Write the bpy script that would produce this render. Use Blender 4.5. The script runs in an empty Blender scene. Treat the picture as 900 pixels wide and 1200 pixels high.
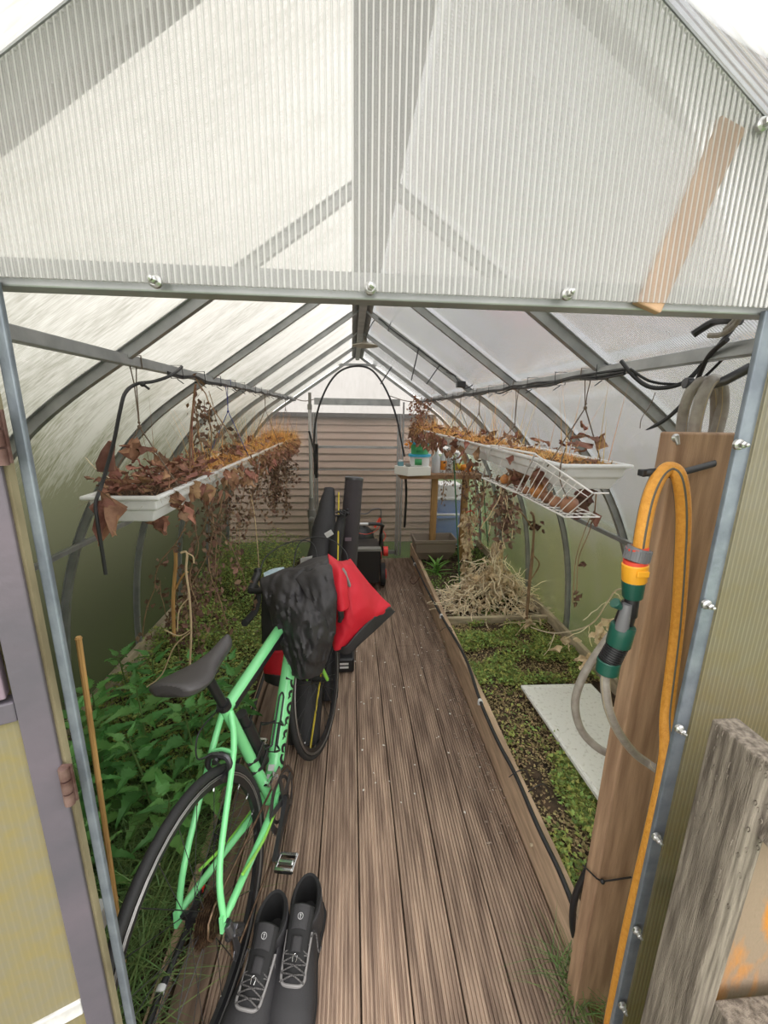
import bpy, math, random
from math import sin, cos, pi, radians as R
from mathutils import Vector, Matrix, noise, Euler
rnd = random.Random(7)
S = bpy.context.scene
COL = S.collection
V = Vector

# ------------------------------------------------------------------ camera
CF, CP, CY, CR, CH = 481.9, R(13.54), R(4.607), R(.976), 1.605
fwd = V((sin(CY)*cos(CP), cos(CY)*cos(CP), -sin(CP)))
rt0 = V((cos(CY), -sin(CY), 0)); up0 = rt0.cross(fwd)
rt = rt0*cos(CR)+up0*sin(CR); up = -rt0*sin(CR)+up0*cos(CR)
EYE = V((0, 0, CH))
cam = bpy.data.objects.new('camera', bpy.data.cameras.new('camera')); COL.objects.link(cam)
cam.matrix_world = Matrix(((rt.x, up.x, -fwd.x, 0), (rt.y, up.y, -fwd.y, 0), (rt.z, up.z, -fwd.z, CH), (0, 0, 0, 1)))
cam.data.sensor_fit = 'HORIZONTAL'; cam.data.sensor_width = 36; cam.data.lens = CF/900*36
cam.data.clip_start = .02; cam.data.clip_end = 200
S.camera = cam
def W(u, v, ax, val):
    """a point of the place, measured on the photo, on the plane X / Y / Z = val"""
    d = rt*((u-450)/CF)+up*(-(v-600)/CF)+fwd
    i = 'XYZ'.index(ax)
    return EYE+d*((val-EYE[i])/d[i])
def WY(u, v, y): return W(u, v, 'Y', y)

# ------------------------------------------------------------------ materials
def mat(name, col, rough=.6, metal=0, nscale=0, ncol=None, bump=0, bscale=60, stretch=(1, 1, 1), island=0, hue=0, spec=.5,
        sub=0, trans=0, detail=6, contrast=(.35, .65), coat=0):
    m = bpy.data.materials.new(name); m.use_nodes = True
    nt = m.node_tree; N = nt.nodes; L = nt.links; b = N['Principled BSDF']
    b.inputs['Roughness'].default_value = rough; b.inputs['Metallic'].default_value = metal
    b.inputs['Specular IOR Level'].default_value = spec
    if coat: b.inputs['Coat Weight'].default_value = coat
    b.inputs['Base Color'].default_value = (*col, 1)
    src = None
    tc = N.new('ShaderNodeTexCoord'); mp = N.new('ShaderNodeMapping'); L.new(tc.outputs['Object'], mp.inputs[0])
    mp.inputs['Scale'].default_value = stretch
    if nscale:
        n = N.new('ShaderNodeTexNoise'); n.inputs['Scale'].default_value = nscale; n.inputs['Detail'].default_value = detail
        L.new(mp.outputs[0], n.inputs[0])
        cr = N.new('ShaderNodeValToRGB'); cr.color_ramp.elements[0].position = contrast[0]; cr.color_ramp.elements[1].position = contrast[1]
        cr.color_ramp.elements[0].color = (*(ncol or [c*.5 for c in col]), 1); cr.color_ramp.elements[1].color = (*col, 1)
        L.new(n.outputs[0], cr.inputs[0]); src = cr.outputs[0]
    if island or hue:
        g = N.new('ShaderNodeNewGeometry'); h = N.new('ShaderNodeHueSaturation')
        h.inputs['Color'].default_value = (*col, 1)
        if src: L.new(src, h.inputs['Color'])
        mr = N.new('ShaderNodeMapRange'); mr.inputs[3].default_value = 1-island; mr.inputs[4].default_value = 1+island
        L.new(g.outputs['Random Per Island'], mr.inputs[0]); L.new(mr.outputs[0], h.inputs['Value'])
        if hue:
            mh = N.new('ShaderNodeMapRange'); mh.inputs[3].default_value = .5-hue; mh.inputs[4].default_value = .5+hue
            mu = N.new('ShaderNodeMath'); mu.operation = 'MULTIPLY'; mu.inputs[1].default_value = 7.3
            fr = N.new('ShaderNodeMath'); fr.operation = 'FRACT'
            L.new(g.outputs['Random Per Island'], mu.inputs[0]); L.new(mu.outputs[0], fr.inputs[0]); L.new(fr.outputs[0], mh.inputs[0]); L.new(mh.outputs[0], h.inputs['Hue'])
        src = h.outputs[0]
    if src: L.new(src, b.inputs['Base Color'])
    if bump:
        n2 = N.new('ShaderNodeTexNoise'); n2.inputs['Scale'].default_value = bscale; n2.inputs['Detail'].default_value = 4
        L.new(mp.outputs[0], n2.inputs[0])
        bp = N.new('ShaderNodeBump'); bp.inputs['Strength'].default_value = bump; bp.inputs['Distance'].default_value = .004
        L.new(n2.outputs[0], bp.inputs['Height']); L.new(bp.outputs[0], b.inputs['Normal'])
    if trans:   # thin leaves let light through
        t = N.new('ShaderNodeBsdfTranslucent'); t.inputs[0].default_value = (*[min(1, c*1.3) for c in col], 1)
        if src: L.new(src, t.inputs[0])
        mx = N.new('ShaderNodeMixShader'); mx.inputs[0].default_value = trans
        L.new(b.outputs[0], mx.inputs[1]); L.new(t.outputs[0], mx.inputs[2]); L.new(mx.outputs[0], N['Material Output'].inputs[0])
    return m

def poly(name, axis, clear, period=.0065, dirt=.25, dirt_shade_col=(.36, .36, .22), low=None, tint=(.9, .92, .93), streak=(1, 1, 1), body=.86, diff=.22):
    """fluted twin-wall polycarbonate: partly clear, partly diffusing, flutes across one world axis"""
    m = bpy.data.materials.new(name); m.use_nodes = True
    nt = m.node_tree; N = nt.nodes; L = nt.links
    for n in list(N): N.remove(n)
    out = N.new('ShaderNodeOutputMaterial')
    g = N.new('ShaderNodeNewGeometry'); sx = N.new('ShaderNodeSeparateXYZ'); L.new(g.outputs['Position'], sx.inputs[0])
    mu = N.new('ShaderNodeMath'); mu.operation = 'MULTIPLY'; mu.inputs[1].default_value = 2*pi/period
    L.new(sx.outputs[axis], mu.inputs[0])
    sn = N.new('ShaderNodeMath'); sn.operation = 'SINE'; L.new(mu.outputs[0], sn.inputs[0])
    def mr(src, a, b, lo, hi):
        q = N.new('ShaderNodeMapRange'); q.inputs[1].default_value = a; q.inputs[2].default_value = b
        q.inputs[3].default_value = lo; q.inputs[4].default_value = hi; L.new(src, q.inputs[0]); return q.outputs[0]
    wall = mr(sn.outputs[0], .35, .95, 0, 1)            # the web between two flutes
    mp = N.new('ShaderNodeMapping'); mp.inputs['Scale'].default_value = streak; L.new(g.outputs['Position'], mp.inputs[0])
    n1 = N.new('ShaderNodeTexNoise'); n1.inputs['Scale'].default_value = 3; n1.inputs['Detail'].default_value = 8; L.new(mp.outputs[0], n1.inputs[0])
    n2 = N.new('ShaderNodeTexNoise'); n2.inputs['Scale'].default_value = 40; n2.inputs['Detail'].default_value = 5; L.new(mp.outputs[0], n2.inputs[0])
    add = N.new('ShaderNodeMath'); add.operation = 'MULTIPLY'; L.new(n1.outputs[0], add.inputs[0]); L.new(n2.outputs[0], add.inputs[1])
    dm = mr(add.outputs[0], .16, .42, 0, dirt)
    if low:      # algae film low on the sheets; the left sheet's also carries painted shade
        lo = mr(sx.outputs[2], low[0], low[1], low[2], 0)
        ad = N.new('ShaderNodeMath'); ad.operation = 'ADD'; ad.use_clamp = True; L.new(dm, ad.inputs[0]); L.new(lo, ad.inputs[1]); dm = ad.outputs[0]
    mix = N.new('ShaderNodeMixRGB'); mix.inputs[1].default_value = (*[body*c for c in tint], 1); mix.inputs[2].default_value = (*dirt_shade_col, 1); L.new(dm, mix.inputs[0])
    tr = N.new('ShaderNodeBsdfTransparent'); tr.inputs[0].default_value = (*tint, 1)
    tl = N.new('ShaderNodeBsdfTranslucent'); L.new(mix.outputs[0], tl.inputs[0])
    df = N.new('ShaderNodeBsdfDiffuse'); L.new(mix.outputs[0], df.inputs[0])
    gl = N.new('ShaderNodeBsdfGlossy'); gl.inputs['Roughness'].default_value = .22; gl.inputs[0].default_value = (.9, .9, .9, 1)
    bp = N.new('ShaderNodeBump'); bp.inputs['Strength'].default_value = .5; bp.inputs['Distance'].default_value = .0015; L.new(sn.outputs[0], bp.inputs['Height'])
    L.new(bp.outputs[0], gl.inputs['Normal'])
    a = N.new('ShaderNodeMixShader'); a.inputs[0].default_value = diff; L.new(tl.outputs[0], a.inputs[1]); L.new(df.outputs[0], a.inputs[2])
    b = N.new('ShaderNodeMixShader'); cl = mr(wall, 0, 1, clear, clear*.3)
    sub = N.new('ShaderNodeMath'); sub.operation = 'SUBTRACT'; sub.use_clamp = True; L.new(cl, sub.inputs[0])
    dd = N.new('ShaderNodeMath'); dd.operation = 'MULTIPLY'; dd.inputs[1].default_value = clear*.6; L.new(dm, dd.inputs[0]); L.new(dd.outputs[0], sub.inputs[1])
    L.new(sub.outputs[0], b.inputs[0]); L.new(a.outputs[0], b.inputs[1]); L.new(tr.outputs[0], b.inputs[2])
    c = N.new('ShaderNodeMixShader'); fr = N.new('ShaderNodeFresnel'); fr.inputs[0].default_value = 1.45
    f2 = N.new('ShaderNodeMath'); f2.operation = 'MULTIPLY'; f2.inputs[1].default_value = .8; L.new(fr.outputs[0], f2.inputs[0])
    L.new(f2.outputs[0], c.inputs[0]); L.new(b.outputs[0], c.inputs[1]); L.new(gl.outputs[0], c.inputs[2])
    L.new(c.outputs[0], out.inputs[0])
    return m

M = {}
M['galv'] = mat('galv', (.45, .46, .47), .42, .55, 14, (.33, .34, .35), .15, 90)
M['galv_blue'] = mat('galv_blue', (.23, .265, .30), .45, .4, 30, (.16, .185, .22), .15, 120)
M['bolt'] = mat('bolt', (.55, .55, .54), .3, .9)
M['rubber'] = mat('rubber', (.025, .025, .027), .65, 0, bump=.2, bscale=200)
M['black'] = mat('black', (.018, .018, .02), .38)
M['blackcable'] = mat('blackcable', (.02, .02, .022), .45)
M['green'] = mat('green', (.25, .80, .34), .25, coat=.6)
M['lime'] = mat('lime', (.30, .72, .10), .28, coat=.6)
M['chrome'] = mat('chrome', (.7, .7, .7), .2, 1)
M['darkmetal'] = mat('darkmetal', (.12, .12, .13), .35, .8)
M['brake'] = mat('braketrack', (.34, .33, .32), .35, .7)
M['cassette'] = mat('cassette', (.20, .13, .08), .4, .8, 60, (.08, .05, .035))
M['deck'] = mat('deck', (.46, .335, .25), .7, 0, 5, (.20, .135, .10), .35, 60, (8, .7, 4), island=.12)
M['deckplain'] = mat('deckplain', (.22, .15, .105), .7, 0, 5, (.11, .07, .048), .35, 60, (8, .7, 4))
M['bed'] = mat('bedwood', (.66, .48, .33), .75, 0, 6, (.40, .28, .19), .35, 70, (3, .8, 6))
M['bedgrey'] = mat('bedgrey', (.62, .52, .37), .8, 0, 8, (.36, .30, .21), .3, 80, (1, 1, 3))
M['post'] = mat('postwood', (.52, .34, .215), .7, 0, 7, (.30, .18, .11), .3, 80, (7, 7, .6))
M['oldpost'] = mat('oldpost', (.32, .275, .22), .85, 0, 9, (.11, .088, .068), .9, 60, (16, 16, .9))
M['orangewood'] = mat('orangewood', (.50, .20, .03), .7, 0, 5, (.27, .20, .14), .4, 80, (3, 3, 1.2), contrast=(.46, .56))
M['brace'] = mat('bracewood', (.62, .40, .24), .7, 0, 6, (.45, .28, .17), .2, 80, (6, 6, 1))
M['tablewood'] = mat('tablewood', (.36, .20, .10), .7, 0, 6, (.22, .12, .06), .2, 80, (1, 6, 1))
M['tableleg'] = mat('tableleg', (.45, .26, .10), .7, 0, 6, (.30, .17, .07), .2, 80, (6, 6, 1))
M['soil'] = mat('soil', (.10, .065, .042), .95, 0, 30, (.035, .024, .017), 1, 90)
M['weed'] = mat('weed', (.34, .42, .12), .6, island=.6, hue=.05, trans=.3)
M['weed2'] = mat('weed2', (.26, .38, .10), .6, island=.4, hue=.02, trans=.3)
M['weedbrown'] = mat('weedbrown', (.36, .28, .14), .8, island=.45, hue=.03)
M['nettle'] = mat('nettle', (.16, .37, .10), .5, island=.35, hue=.02, trans=.25)
M['nstem'] = mat('nstem', (.12, .20, .06), .6)
M['grass'] = mat('grass', (.17, .27, .09), .5, island=.45, hue=.03, trans=.2)
M['lily'] = mat('lily', (.22, .45, .10), .4, island=.2, trans=.3)
M['dryleaf'] = mat('dryleaf', (.36, .19, .12), .75, 0, 30, (.20, .09, .055), .5, 120, island=.4, hue=.025, trans=.12)
M['drydark'] = mat('drydark', (.12, .06, .04), .8, island=.4, hue=.02)
M['straw'] = mat('straw', (.72, .40, .13), .8, island=.4, hue=.025)
M['strawpale'] = mat('strawpale', (.88, .76, .56), .8, island=.25, hue=.015)
M['palepaper'] = mat('palepaper', (.88, .74, .52), .85, 0, 30, (.66, .50, .32), .4, 100, island=.2, trans=.15)
M['vine'] = mat('vine', (.33, .21, .12), .8, 0, 20, (.2, .12, .07), .3, 100)
M['vinepale'] = mat('vinepale', (.60, .45, .28), .8)
M['vinebits'] = mat('vinebits', (.17, .10, .065), .85, island=.5, hue=.02)
M['whiteplastic'] = mat('whiteplastic', (.78, .79, .80), .35, 0, 12, (.62, .62, .61), contrast=(.2, .5))
M['whitewire'] = mat('whitewire', (.85, .83, .82), .35)
M['onion'] = mat('onion', (.62, .28, .08), .4, 0, 5, (.40, .15, .05), .1, 40, (6, 6, 1))
M['onionbrown'] = mat('onionbrown', (.36, .17, .09), .5, 0, 5, (.2, .09, .05), .2, 40, (6, 6, 1))
M['taupe'] = mat('taupe', (.23, .185, .15), .5)
M['bamboo'] = mat('bamboo', (.62, .37, .14), .5, 0, 8, (.45, .25, .09), stretch=(6, 6, .6))
M['cane'] = mat('cane', (.035, .12, .05), .5)
M['yhose'] = mat('yhose', (.85, .40, .06), .5, 0, 120, (.75, .32, .04), .6, 350)
M['hosestripe'] = mat('hosestripe', (.13, .12, .10), .5)
M['ghose'] = mat('ghose', (.36, .33, .29), .4, 0, 60, (.28, .25, .22), .3, 200)
M['yline'] = mat('yline', (.50, .40, .24), .5)
M['cgrey'] = mat('cgrey', (.17, .17, .18), .4)
M['cyellow'] = mat('cyellow', (.90, .42, .03), .35)
M['cred'] = mat('cred', (.75, .08, .05), .35)
M['cgreen'] = mat('cgreen', (.012, .085, .06), .35)
M['jacket'] = mat('jacket', (.028, .026, .029), .55, 0, bump=.35, bscale=35, spec=.6)
M['red'] = mat('redcloth', (.62, .012, .03), .6, 0, bump=.3, bscale=40)
M['bag'] = mat('bagcloth', (.022, .021, .024), .6, 0, bump=.35, bscale=60)
M['tubebag'] = mat('tubebag', (.05, .042, .048), .7, 0, bump=.2, bscale=300)
M['greyplastic'] = mat('greyplastic', (.24, .235, .22), .4)
M['alu'] = mat('alu', (.60, .60, .61), .35, .6)
M['boot'] = mat('boot', (.030, .029, .032), .7, 0, bump=.3, bscale=400)
M['bootdark'] = mat('bootdark', (.012, .012, .013), .8)
M['bootgrey'] = mat('bootgrey', (.25, .24, .24), .6)
M['lace'] = mat('lace', (.16, .15, .15), .7, 0, 400, (.02, .02, .02))
M['saddle'] = mat('saddle', (.075, .07, .072), .42, 0, bump=.1, bscale=300)
M['mauve'] = mat('mauvepaint', (.15, .125, .15), .45, .15, 5, (.09, .088, .105), .2, 60, (1, 1, 1))
M['mauvepink'] = mat('mauvepink', (.27, .19, .235), .45, .1, 4, (.19, .165, .20), .15, 60)
M['seal'] = mat('seal', (.36, .31, .19), .6, 0, 20, (.17, .14, .08), stretch=(1, 1, .3))
M['rust'] = mat('rust', (.22, .14, .12), .6, .4, 40, (.10, .05, .04))
M['whitepaint'] = mat('whitepaint', (.72, .71, .70), .5, 0, 30, (.45, .44, .42))
M['clad'] = mat('cladding', (.76, .56, .46), .7, 0, 3, (.66, .49, .38), .2, 30, (.4, 3, 6))
M['fascia'] = mat('fascia', (.11, .10, .10), .7)
M['lawn'] = mat('lawn', (.13, .22, .05), .9, 0, 6, (.07, .13, .03), .5, 60)
M['hedge'] = mat('hedge', (.06, .13, .03), .8, island=.4, hue=.03)
M['concrete'] = mat('gravel', (.30, .28, .25), .9, 0, 20, (.2, .18, .16), .6, 60)
M['whiteboard'] = mat('whiteboard', (.93, .93, .92), .5, 0, 60, (.66, .65, .62), contrast=(.25, .45))
M['lamp'] = mat('lampshade', (.42, .38, .31), .5, .2)
M['blue'] = mat('bluebin', (.10, .22, .55), .5)
M['bluelid'] = mat('bluelid', (.05, .42, .66), .4)
M['labelgreen'] = mat('labelgreen', (.08, .42, .16), .5)
M['teal'] = mat('teal', (.16, .36, .42), .25)
M['orange'] = mat('orangefab', (.85, .30, .03), .6)
M['yellow'] = mat('yellowpl', (.60, .46, .03), .5)
M['clearpl'] = mat('clearpl', (.55, .55, .56), .2)
M['polyst'] = mat('polystyrene', (.85, .84, .80), .7, 0, bump=.3, bscale=200)
M['mower'] = mat('mower', (.02, .02, .021), .4)
M['mowerred'] = mat('mowerred', (.75, .04, .03), .35)
M['petal'] = mat('petal', (.75, .72, .66), .8)
M['debris'] = mat('debris', (.30, .24, .19), .9, island=.3)
M['twine'] = mat('twine', (.16, .12, .09), .8)
M['bluetwine'] = mat('bluetwine', (.06, .07, .25), .6)
M['iceblue'] = mat('iceblue', (.40, .58, .68), .4, 0, 80, (.62, .74, .80))
M['sheet_front'] = poly('sheet_front', 0, .74, dirt=.10, body=.82, tint=(.93, .925, .915), period=.0068, diff=.55)
M['sheet_side'] = poly('sheet_side', 0, .50, dirt=.5, dirt_shade_col=(.38, .32, .17), low=(.5, 2.4, .9), body=.54, period=.0068, diff=.35, tint=(.88, .86, .74))
M['sheet_back'] = poly('sheet_back', 0, .95, dirt=.12, streak=(1, 1, .3), body=.42, tint=(.74, .73, .72))
M['sheet_left'] = poly('sheet_left', 1, .12, dirt=.3, dirt_shade_col=(.125, .125, .08), low=(1.22, 2.22, 1.0), streak=(.6, 3, .6), body=.78, tint=(.93, .91, .87))  # dark band up into the roof: algae plus painted shade of the dimmer side
M['sheet_right'] = poly('sheet_right', 1, .14, dirt=.35, dirt_shade_col=(.36, .40, .17), low=(.80, 1.22, .85), streak=(.6, 3, .6), body=.80, tint=(.89, .90, .95))
M['sheet_door'] = poly('sheet_door', 0, .10, dirt=.5, dirt_shade_col=(.56, .46, .18), low=(0, 2.5, .8), body=.46, period=.0068, diff=.4)

# ------------------------------------------------------------------ mesh building
class MB:
    def __init__(s): s.v = []; s.f = []
    def add(s, vs, fs):
        o = len(s.v); s.v += [tuple(p) for p in vs]; s.f += [tuple(i+o for i in f) for f in fs]; return s
    def box(s, x0, x1, y0, y1, z0, z1):
        return s.add([(x0, y0, z0), (x1, y0, z0), (x1, y1, z0), (x0, y1, z0), (x0, y0, z1), (x1, y0, z1), (x1, y1, z1), (x0, y1, z1)],
                     [(0, 3, 2, 1), (4, 5, 6, 7), (0, 1, 5, 4), (1, 2, 6, 5), (2, 3, 7, 6), (3, 0, 4, 7)])
    def bar(s, p, q, w, h, upv=(0, 0, 1), w2=None, h2=None):
        p, q = V(p), V(q); d = (q-p).normalized(); a = d.cross(V(upv))
        if a.length < 1e-4: a = d.cross(V((1, 0, 0)))
        a.normalize(); b = a.cross(d)
        w2 = w if w2 is None else w2; h2 = h if h2 is None else h2
        vs = [c+a*sx*ww/2+b*sy*hh/2 for c, ww, hh in ((p, w, h), (q, w2, h2)) for sx, sy in ((-1, -1), (1, -1), (1, 1), (-1, 1))]
        return s.add(vs, [(0, 1, 2, 3), (7, 6, 5, 4), (0, 4, 5, 1), (1, 5, 6, 2), (2, 6, 7, 3), (3, 7, 4, 0)])
    def tube(s, pts, r, n=8, closed=False, caps=True, flat=1, upv=None):
        pts = [V(p) for p in pts]; k = len(pts)
        rs = r if isinstance(r, (list, tuple)) else [r]*k
        vs = []; prev = None
        for i, p in enumerate(pts):
            if closed: t = pts[(i+1) % k]-pts[i-1]
            else: t = pts[min(i+1, k-1)]-pts[max(i-1, 0)]
            if t.length < 1e-9: t = V((0, 0, 1))
            t.normalize()
            if prev is None:
                prev = V(upv) if upv else (V((0, 0, 1)) if abs(t.z) < .9 else V((1, 0, 0)))
            a = prev-t*prev.dot(t)
            if a.length < 1e-6: a = t.orthogonal()
            a.normalize(); prev = a; b = t.cross(a)
            for j in range(n):
                an = 2*pi*j/n; vs.append(p+a*(cos(an)*rs[i])+b*(sin(an)*rs[i]*flat))
        fs = []
        for i in range(k if closed else k-1):
            for j in range(n):
                a0 = i*n+j; a1 = i*n+(j+1) % n; b0 = ((i+1) % k)*n+j; b1 = ((i+1) % k)*n+(j+1) % n
                fs.append((a0, a1, b1, b0))
        if caps and not closed:
            fs.append(tuple(range(n-1, -1, -1))); fs.append(tuple((k-1)*n+j for j in range(n)))
        return s.add(vs, fs)
    def lathe(s, prof, c=(0, 0, 0), axis=(0, 0, 1), n=16):
        c = V(c); ax = V(axis).normalized(); a = ax.orthogonal().normalized(); b = ax.cross(a)
        vs = [c+ax*z+(a*cos(2*pi*j/n)+b*sin(2*pi*j/n))*r for r, z in prof for j in range(n)]
        fs = [(i*n+j, i*n+(j+1) % n, (i+1)*n+(j+1) % n, (i+1)*n+j) for i in range(len(prof)-1) for j in range(n)]
        return s.add(vs, fs)
    def grid(s, fn, nu, nv):
        vs = [fn(i/nu, j/nv) for j in range(nv+1) for i in range(nu+1)]
        return s.add(vs, [(j*(nu+1)+i, j*(nu+1)+i+1, (j+1)*(nu+1)+i+1, (j+1)*(nu+1)+i) for j in range(nv) for i in range(nu)])
    def extrude(s, poly2, fn, a, b):
        """polygon (list of 2d) swept from a to b: fn(p2, t) -> point"""
        n = len(poly2)
        vs = [fn(p, a) for p in poly2]+[fn(p, b) for p in poly2]
        return s.add(vs, [tuple(range(n-1, -1, -1)), tuple(range(n, 2*n))]+[(i, (i+1) % n, n+(i+1) % n, n+i) for i in range(n)])
    def sphere(s, c, r, n=12, m=8, sc=(1, 1, 1), rot=None, jit=0):
        c = V(c); vs = []
        for i in range(m+1):
            for j in range(n):
                th = pi*i/m; ph = 2*pi*j/n
                p = V((sin(th)*cos(ph)*sc[0], sin(th)*sin(ph)*sc[1], cos(th)*sc[2]))*r
                if jit: p *= 1+jit*noise.noise(p/r*1.7+c*9)
                if rot: p = rot @ p
                vs.append(c+p)
        return s.add(vs, [(i*n+j, (i+1)*n+j, (i+1)*n+(j+1) % n, i*n+(j+1) % n) for i in range(m) for j in range(n)])
    def build(s, name, m, parent=None, smooth=True, bevel=0, solid=0, angle=40, subd=0, off=0):
        me = bpy.data.meshes.new(name); me.from_pydata(s.v, [], s.f); me.validate()
        me.materials.append(M[m] if isinstance(m, str) else m)
        if smooth:
            me.polygons.foreach_set('use_smooth', [True]*len(me.polygons))
            try: me.set_sharp_from_angle(angle=R(angle))
            except Exception: pass
        o = bpy.data.objects.new(name, me); COL.objects.link(o)
        if parent:
            o.parent = parent; o.matrix_parent_inverse = Matrix.Translation(-parent.location)
        if subd:
            d = o.modifiers.new('s', 'SUBSURF'); d.levels = d.render_levels = subd
        if solid:
            d = o.modifiers.new('t', 'SOLIDIFY'); d.thickness = solid; d.offset = off
        if bevel:
            d = o.modifiers.new('b', 'BEVEL'); d.width = bevel; d.segments = 2; d.limit_method = 'ANGLE'; d.angle_limit = R(40)
        return o

def tag(o, label=None, cat=None, group=None, kind=None):
    if label: o['label'] = label
    if cat: o['category'] = cat
    if group: o['group'] = group
    if kind: o['kind'] = kind
    return o
def thing(name, label, cat, loc=(0, 0, 0), group=None, kind=None):
    o = bpy.data.objects.new(name, None); o.empty_display_size = .05; COL.objects.link(o); o.location = loc
    return tag(o, label, cat, group, kind)
def plabel(o, t): o['label'] = t; return o
def smooth_path(pts, n=6):
    pts = [V(p) for p in pts]; out = []
    for i in range(len(pts)-1):
        p0 = pts[max(i-1, 0)]; p1 = pts[i]; p2 = pts[i+1]; p3 = pts[min(i+2, len(pts)-1)]
        for k in range(n):
            t = k/n
            out.append(.5*((2*p1)+(p2-p0)*t+(2*p0-5*p1+4*p2-p3)*t*t+(3*p1-p0-3*p2+p3)*t**3))
    out.append(pts[-1]); return out
def NV(p, k=1): return V((noise.noise(V(p)*k), noise.noise(V(p)*k+V((31, 5, 7))), noise.noise(V(p)*k+V((3, 51, 17)))))
def rdir(r=rnd):
    z = r.uniform(-1, 1); a = r.uniform(0, 2*pi); q = math.sqrt(1-z*z); return V((q*cos(a), q*sin(a), z))

# leaf shapes
def small_leaf(mb, p, d, n, L, w):
    """folded pointed leaf from p along d, facing n"""
    d = V(d).normalized(); a = d.cross(V(n))
    if a.length < 1e-4: a = d.orthogonal()
    a.normalize(); q = a.cross(d)
    p = V(p); m = p+d*L*.45
    mb.add([p, m+a*w/2+q*w*.12, p+d*L, m-a*w/2+q*w*.12, m], [(0, 4, 1), (4, 2, 1), (0, 3, 4), (3, 2, 4)])
def nettle_leaf(mb, p, d, n, L, w):
    d = V(d).normalized(); a = d.cross(V(n)).normalized(); q = a.cross(d); k = 8
    mid = []; left = []; right = []
    for i in range(k+1):
        t = i/k; hw = w/2*(sin(pi*min(1, t*1.35+.12)**.8)*(1-t*.25) if t < .6 else (1-t)*1.9*.62)
        hw = max(hw, 0); saw = hw*.30
        c = V(p)+d*L*t-q*L*.28*t*t
        mid.append(c-q*w*.05)
        left.append(c+a*hw+q*w*.10); right.append(c-a*hw+q*w*.10)
        if i < k:
            t2 = (i+.75)/k; c2 = V(p)+d*L*t2-q*L*.28*t2*t2
            left.append(c2+a*(max(hw-saw*1.1, 0))+q*w*.06); right.append(c2-a*(max(hw-saw*1.1, 0))+q*w*.06)
            mid.append(c2-q*w*.05)
    n_ = len(mid); fs = []
    for i in range(n_-1):
        fs.append((i, i+1, n_+i+1, n_+i)); fs.append((i+1, i, 2*n_+i, 2*n_+i+1))
    mb.add(mid+left+right, fs)
def dry_leaf(mb, p, d, n, L, w, r=rnd, curl=.6):
    d = V(d).normalized(); a = d.cross(V(n))
    if a.length < 1e-4: a = d.orthogonal()
    a.normalize(); q = a.cross(d); nu, nv = 5, 5; sd = V((r.random()*50, r.random()*50, r.random()*50))
    cu = r.uniform(-1, 1)*curl*2.2; cv = r.uniform(-1, 1)*curl
    def fn(u, v):
        ang = (u-.5)*2
        hw = w/2*max(.04, sin(pi*min(1, max(0, v))**.75))*(1+.22*sin(v*19))
        x = ang*hw; rr = w*.6/max(.2, abs(cu))
        th = ang*cu*.9
        xx = hw*sin(th)/max(.25, abs(cu))*1.0 if abs(cu) > .3 else x
        zz = hw*(1-cos(th))/max(.25, abs(cu))*(1 if cu > 0 else -1)
        pp = V(p)+d*L*v*(1-.15*abs(cv))+a*xx+q*(zz+L*cv*v*v*.6)
        return pp+NV(sd+V((u*2.2, v*2.2, 0)), 1)*w*.28
    mb.grid(fn, nu, nv)
def crumple(mb, c, r_, k, r=rnd, L=(.03, .06), down=0):
    for i in range(k):
        p = V(c)+rdir(r)*r_*r.random(); d = rdir(r)+V((0, 0, -down)); l = r.uniform(*L)
        dry_leaf(mb, p, d, rdir(r), l, l*r.uniform(.5, .8), r)
def grass_blade(mb, p, d, L, w, droop, k=5):
    p = V(p); d = V(d).normalized(); h = V((d.x, d.y, 0)); 
    if h.length < .01: h = V((1, 0, 0))
    h.normalize(); s_ = V((-h.y, h.x, 0)); vs = []
    for i in range(k+1):
        t = i/k; c = p+d*L*t+h*L*droop*t*t*.6-V((0, 0, 1))*L*droop*t*t*.8
        ww = w*(1-t)**.7/2
        vs += [c-s_*ww, c+s_*ww]
    mb.add(vs, [(2*i, 2*i+1, 2*i+3, 2*i+2) for i in range(k)])
def wander(p, d, L, n, r=rnd, wob=.5, grav=0):
    pts = [V(p)]; d = V(d).normalized()
    for i in range(n):
        d = (d+rdir(r)*wob*.35+V((0, 0, -grav))).normalized(); pts.append(pts[-1]+d*L/n)
    return pts

# ================================================================== THE GREENHOUSE
XC = .06; YF = .52; YB = 4.5; PER = .663
PROF = [(0, 2.19), (.33, 1.967), (.65, 1.75), (.80, 1.65), (.93, 1.545), (1.06, 1.40), (1.18, 1.225), (1.28, 1.03), (1.36, .80), (1.41, .55), (1.44, .25), (1.45, -.1)]
def prof_at(x):
    x = abs(x)
    for (x0, z0), (x1, z1) in zip(PROF, PROF[1:]):
        if x0 <= x <= x1: return z0+(z1-z0)*(x-x0)/(x1-x0)
    return -.1
pr_s = smooth_path([(x, 0, z) for x, z in PROF[2:]], 4)
PS = [(0, 2.19), (.2, 2.055), (.45, 1.886)]+[(p.x, p.z) for p in pr_s]
def shell(side, name, off=.012):
    mb = MB(); n = len(PS)-1
    vs = []
    ys = [.30]+[YF+PER*i for i in range(6)]+[YB+.045]
    for y in ys:
        for x, z in PS: vs.append((XC+side*(x+off*.7), y, z+off))
    fs = []
    for j in range(len(ys)-1):
        for i in range(n):
            if j == 0 and PS[i][1] < 1.2: continue
            a = j*(n+1)+i; fs.append((a, a+1, a+n+2, a+n+1))
    mb.add(vs, fs)
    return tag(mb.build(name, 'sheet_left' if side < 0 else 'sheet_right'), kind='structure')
shell(-1, 'wall_left'); shell(1, 'wall_right')

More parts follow.
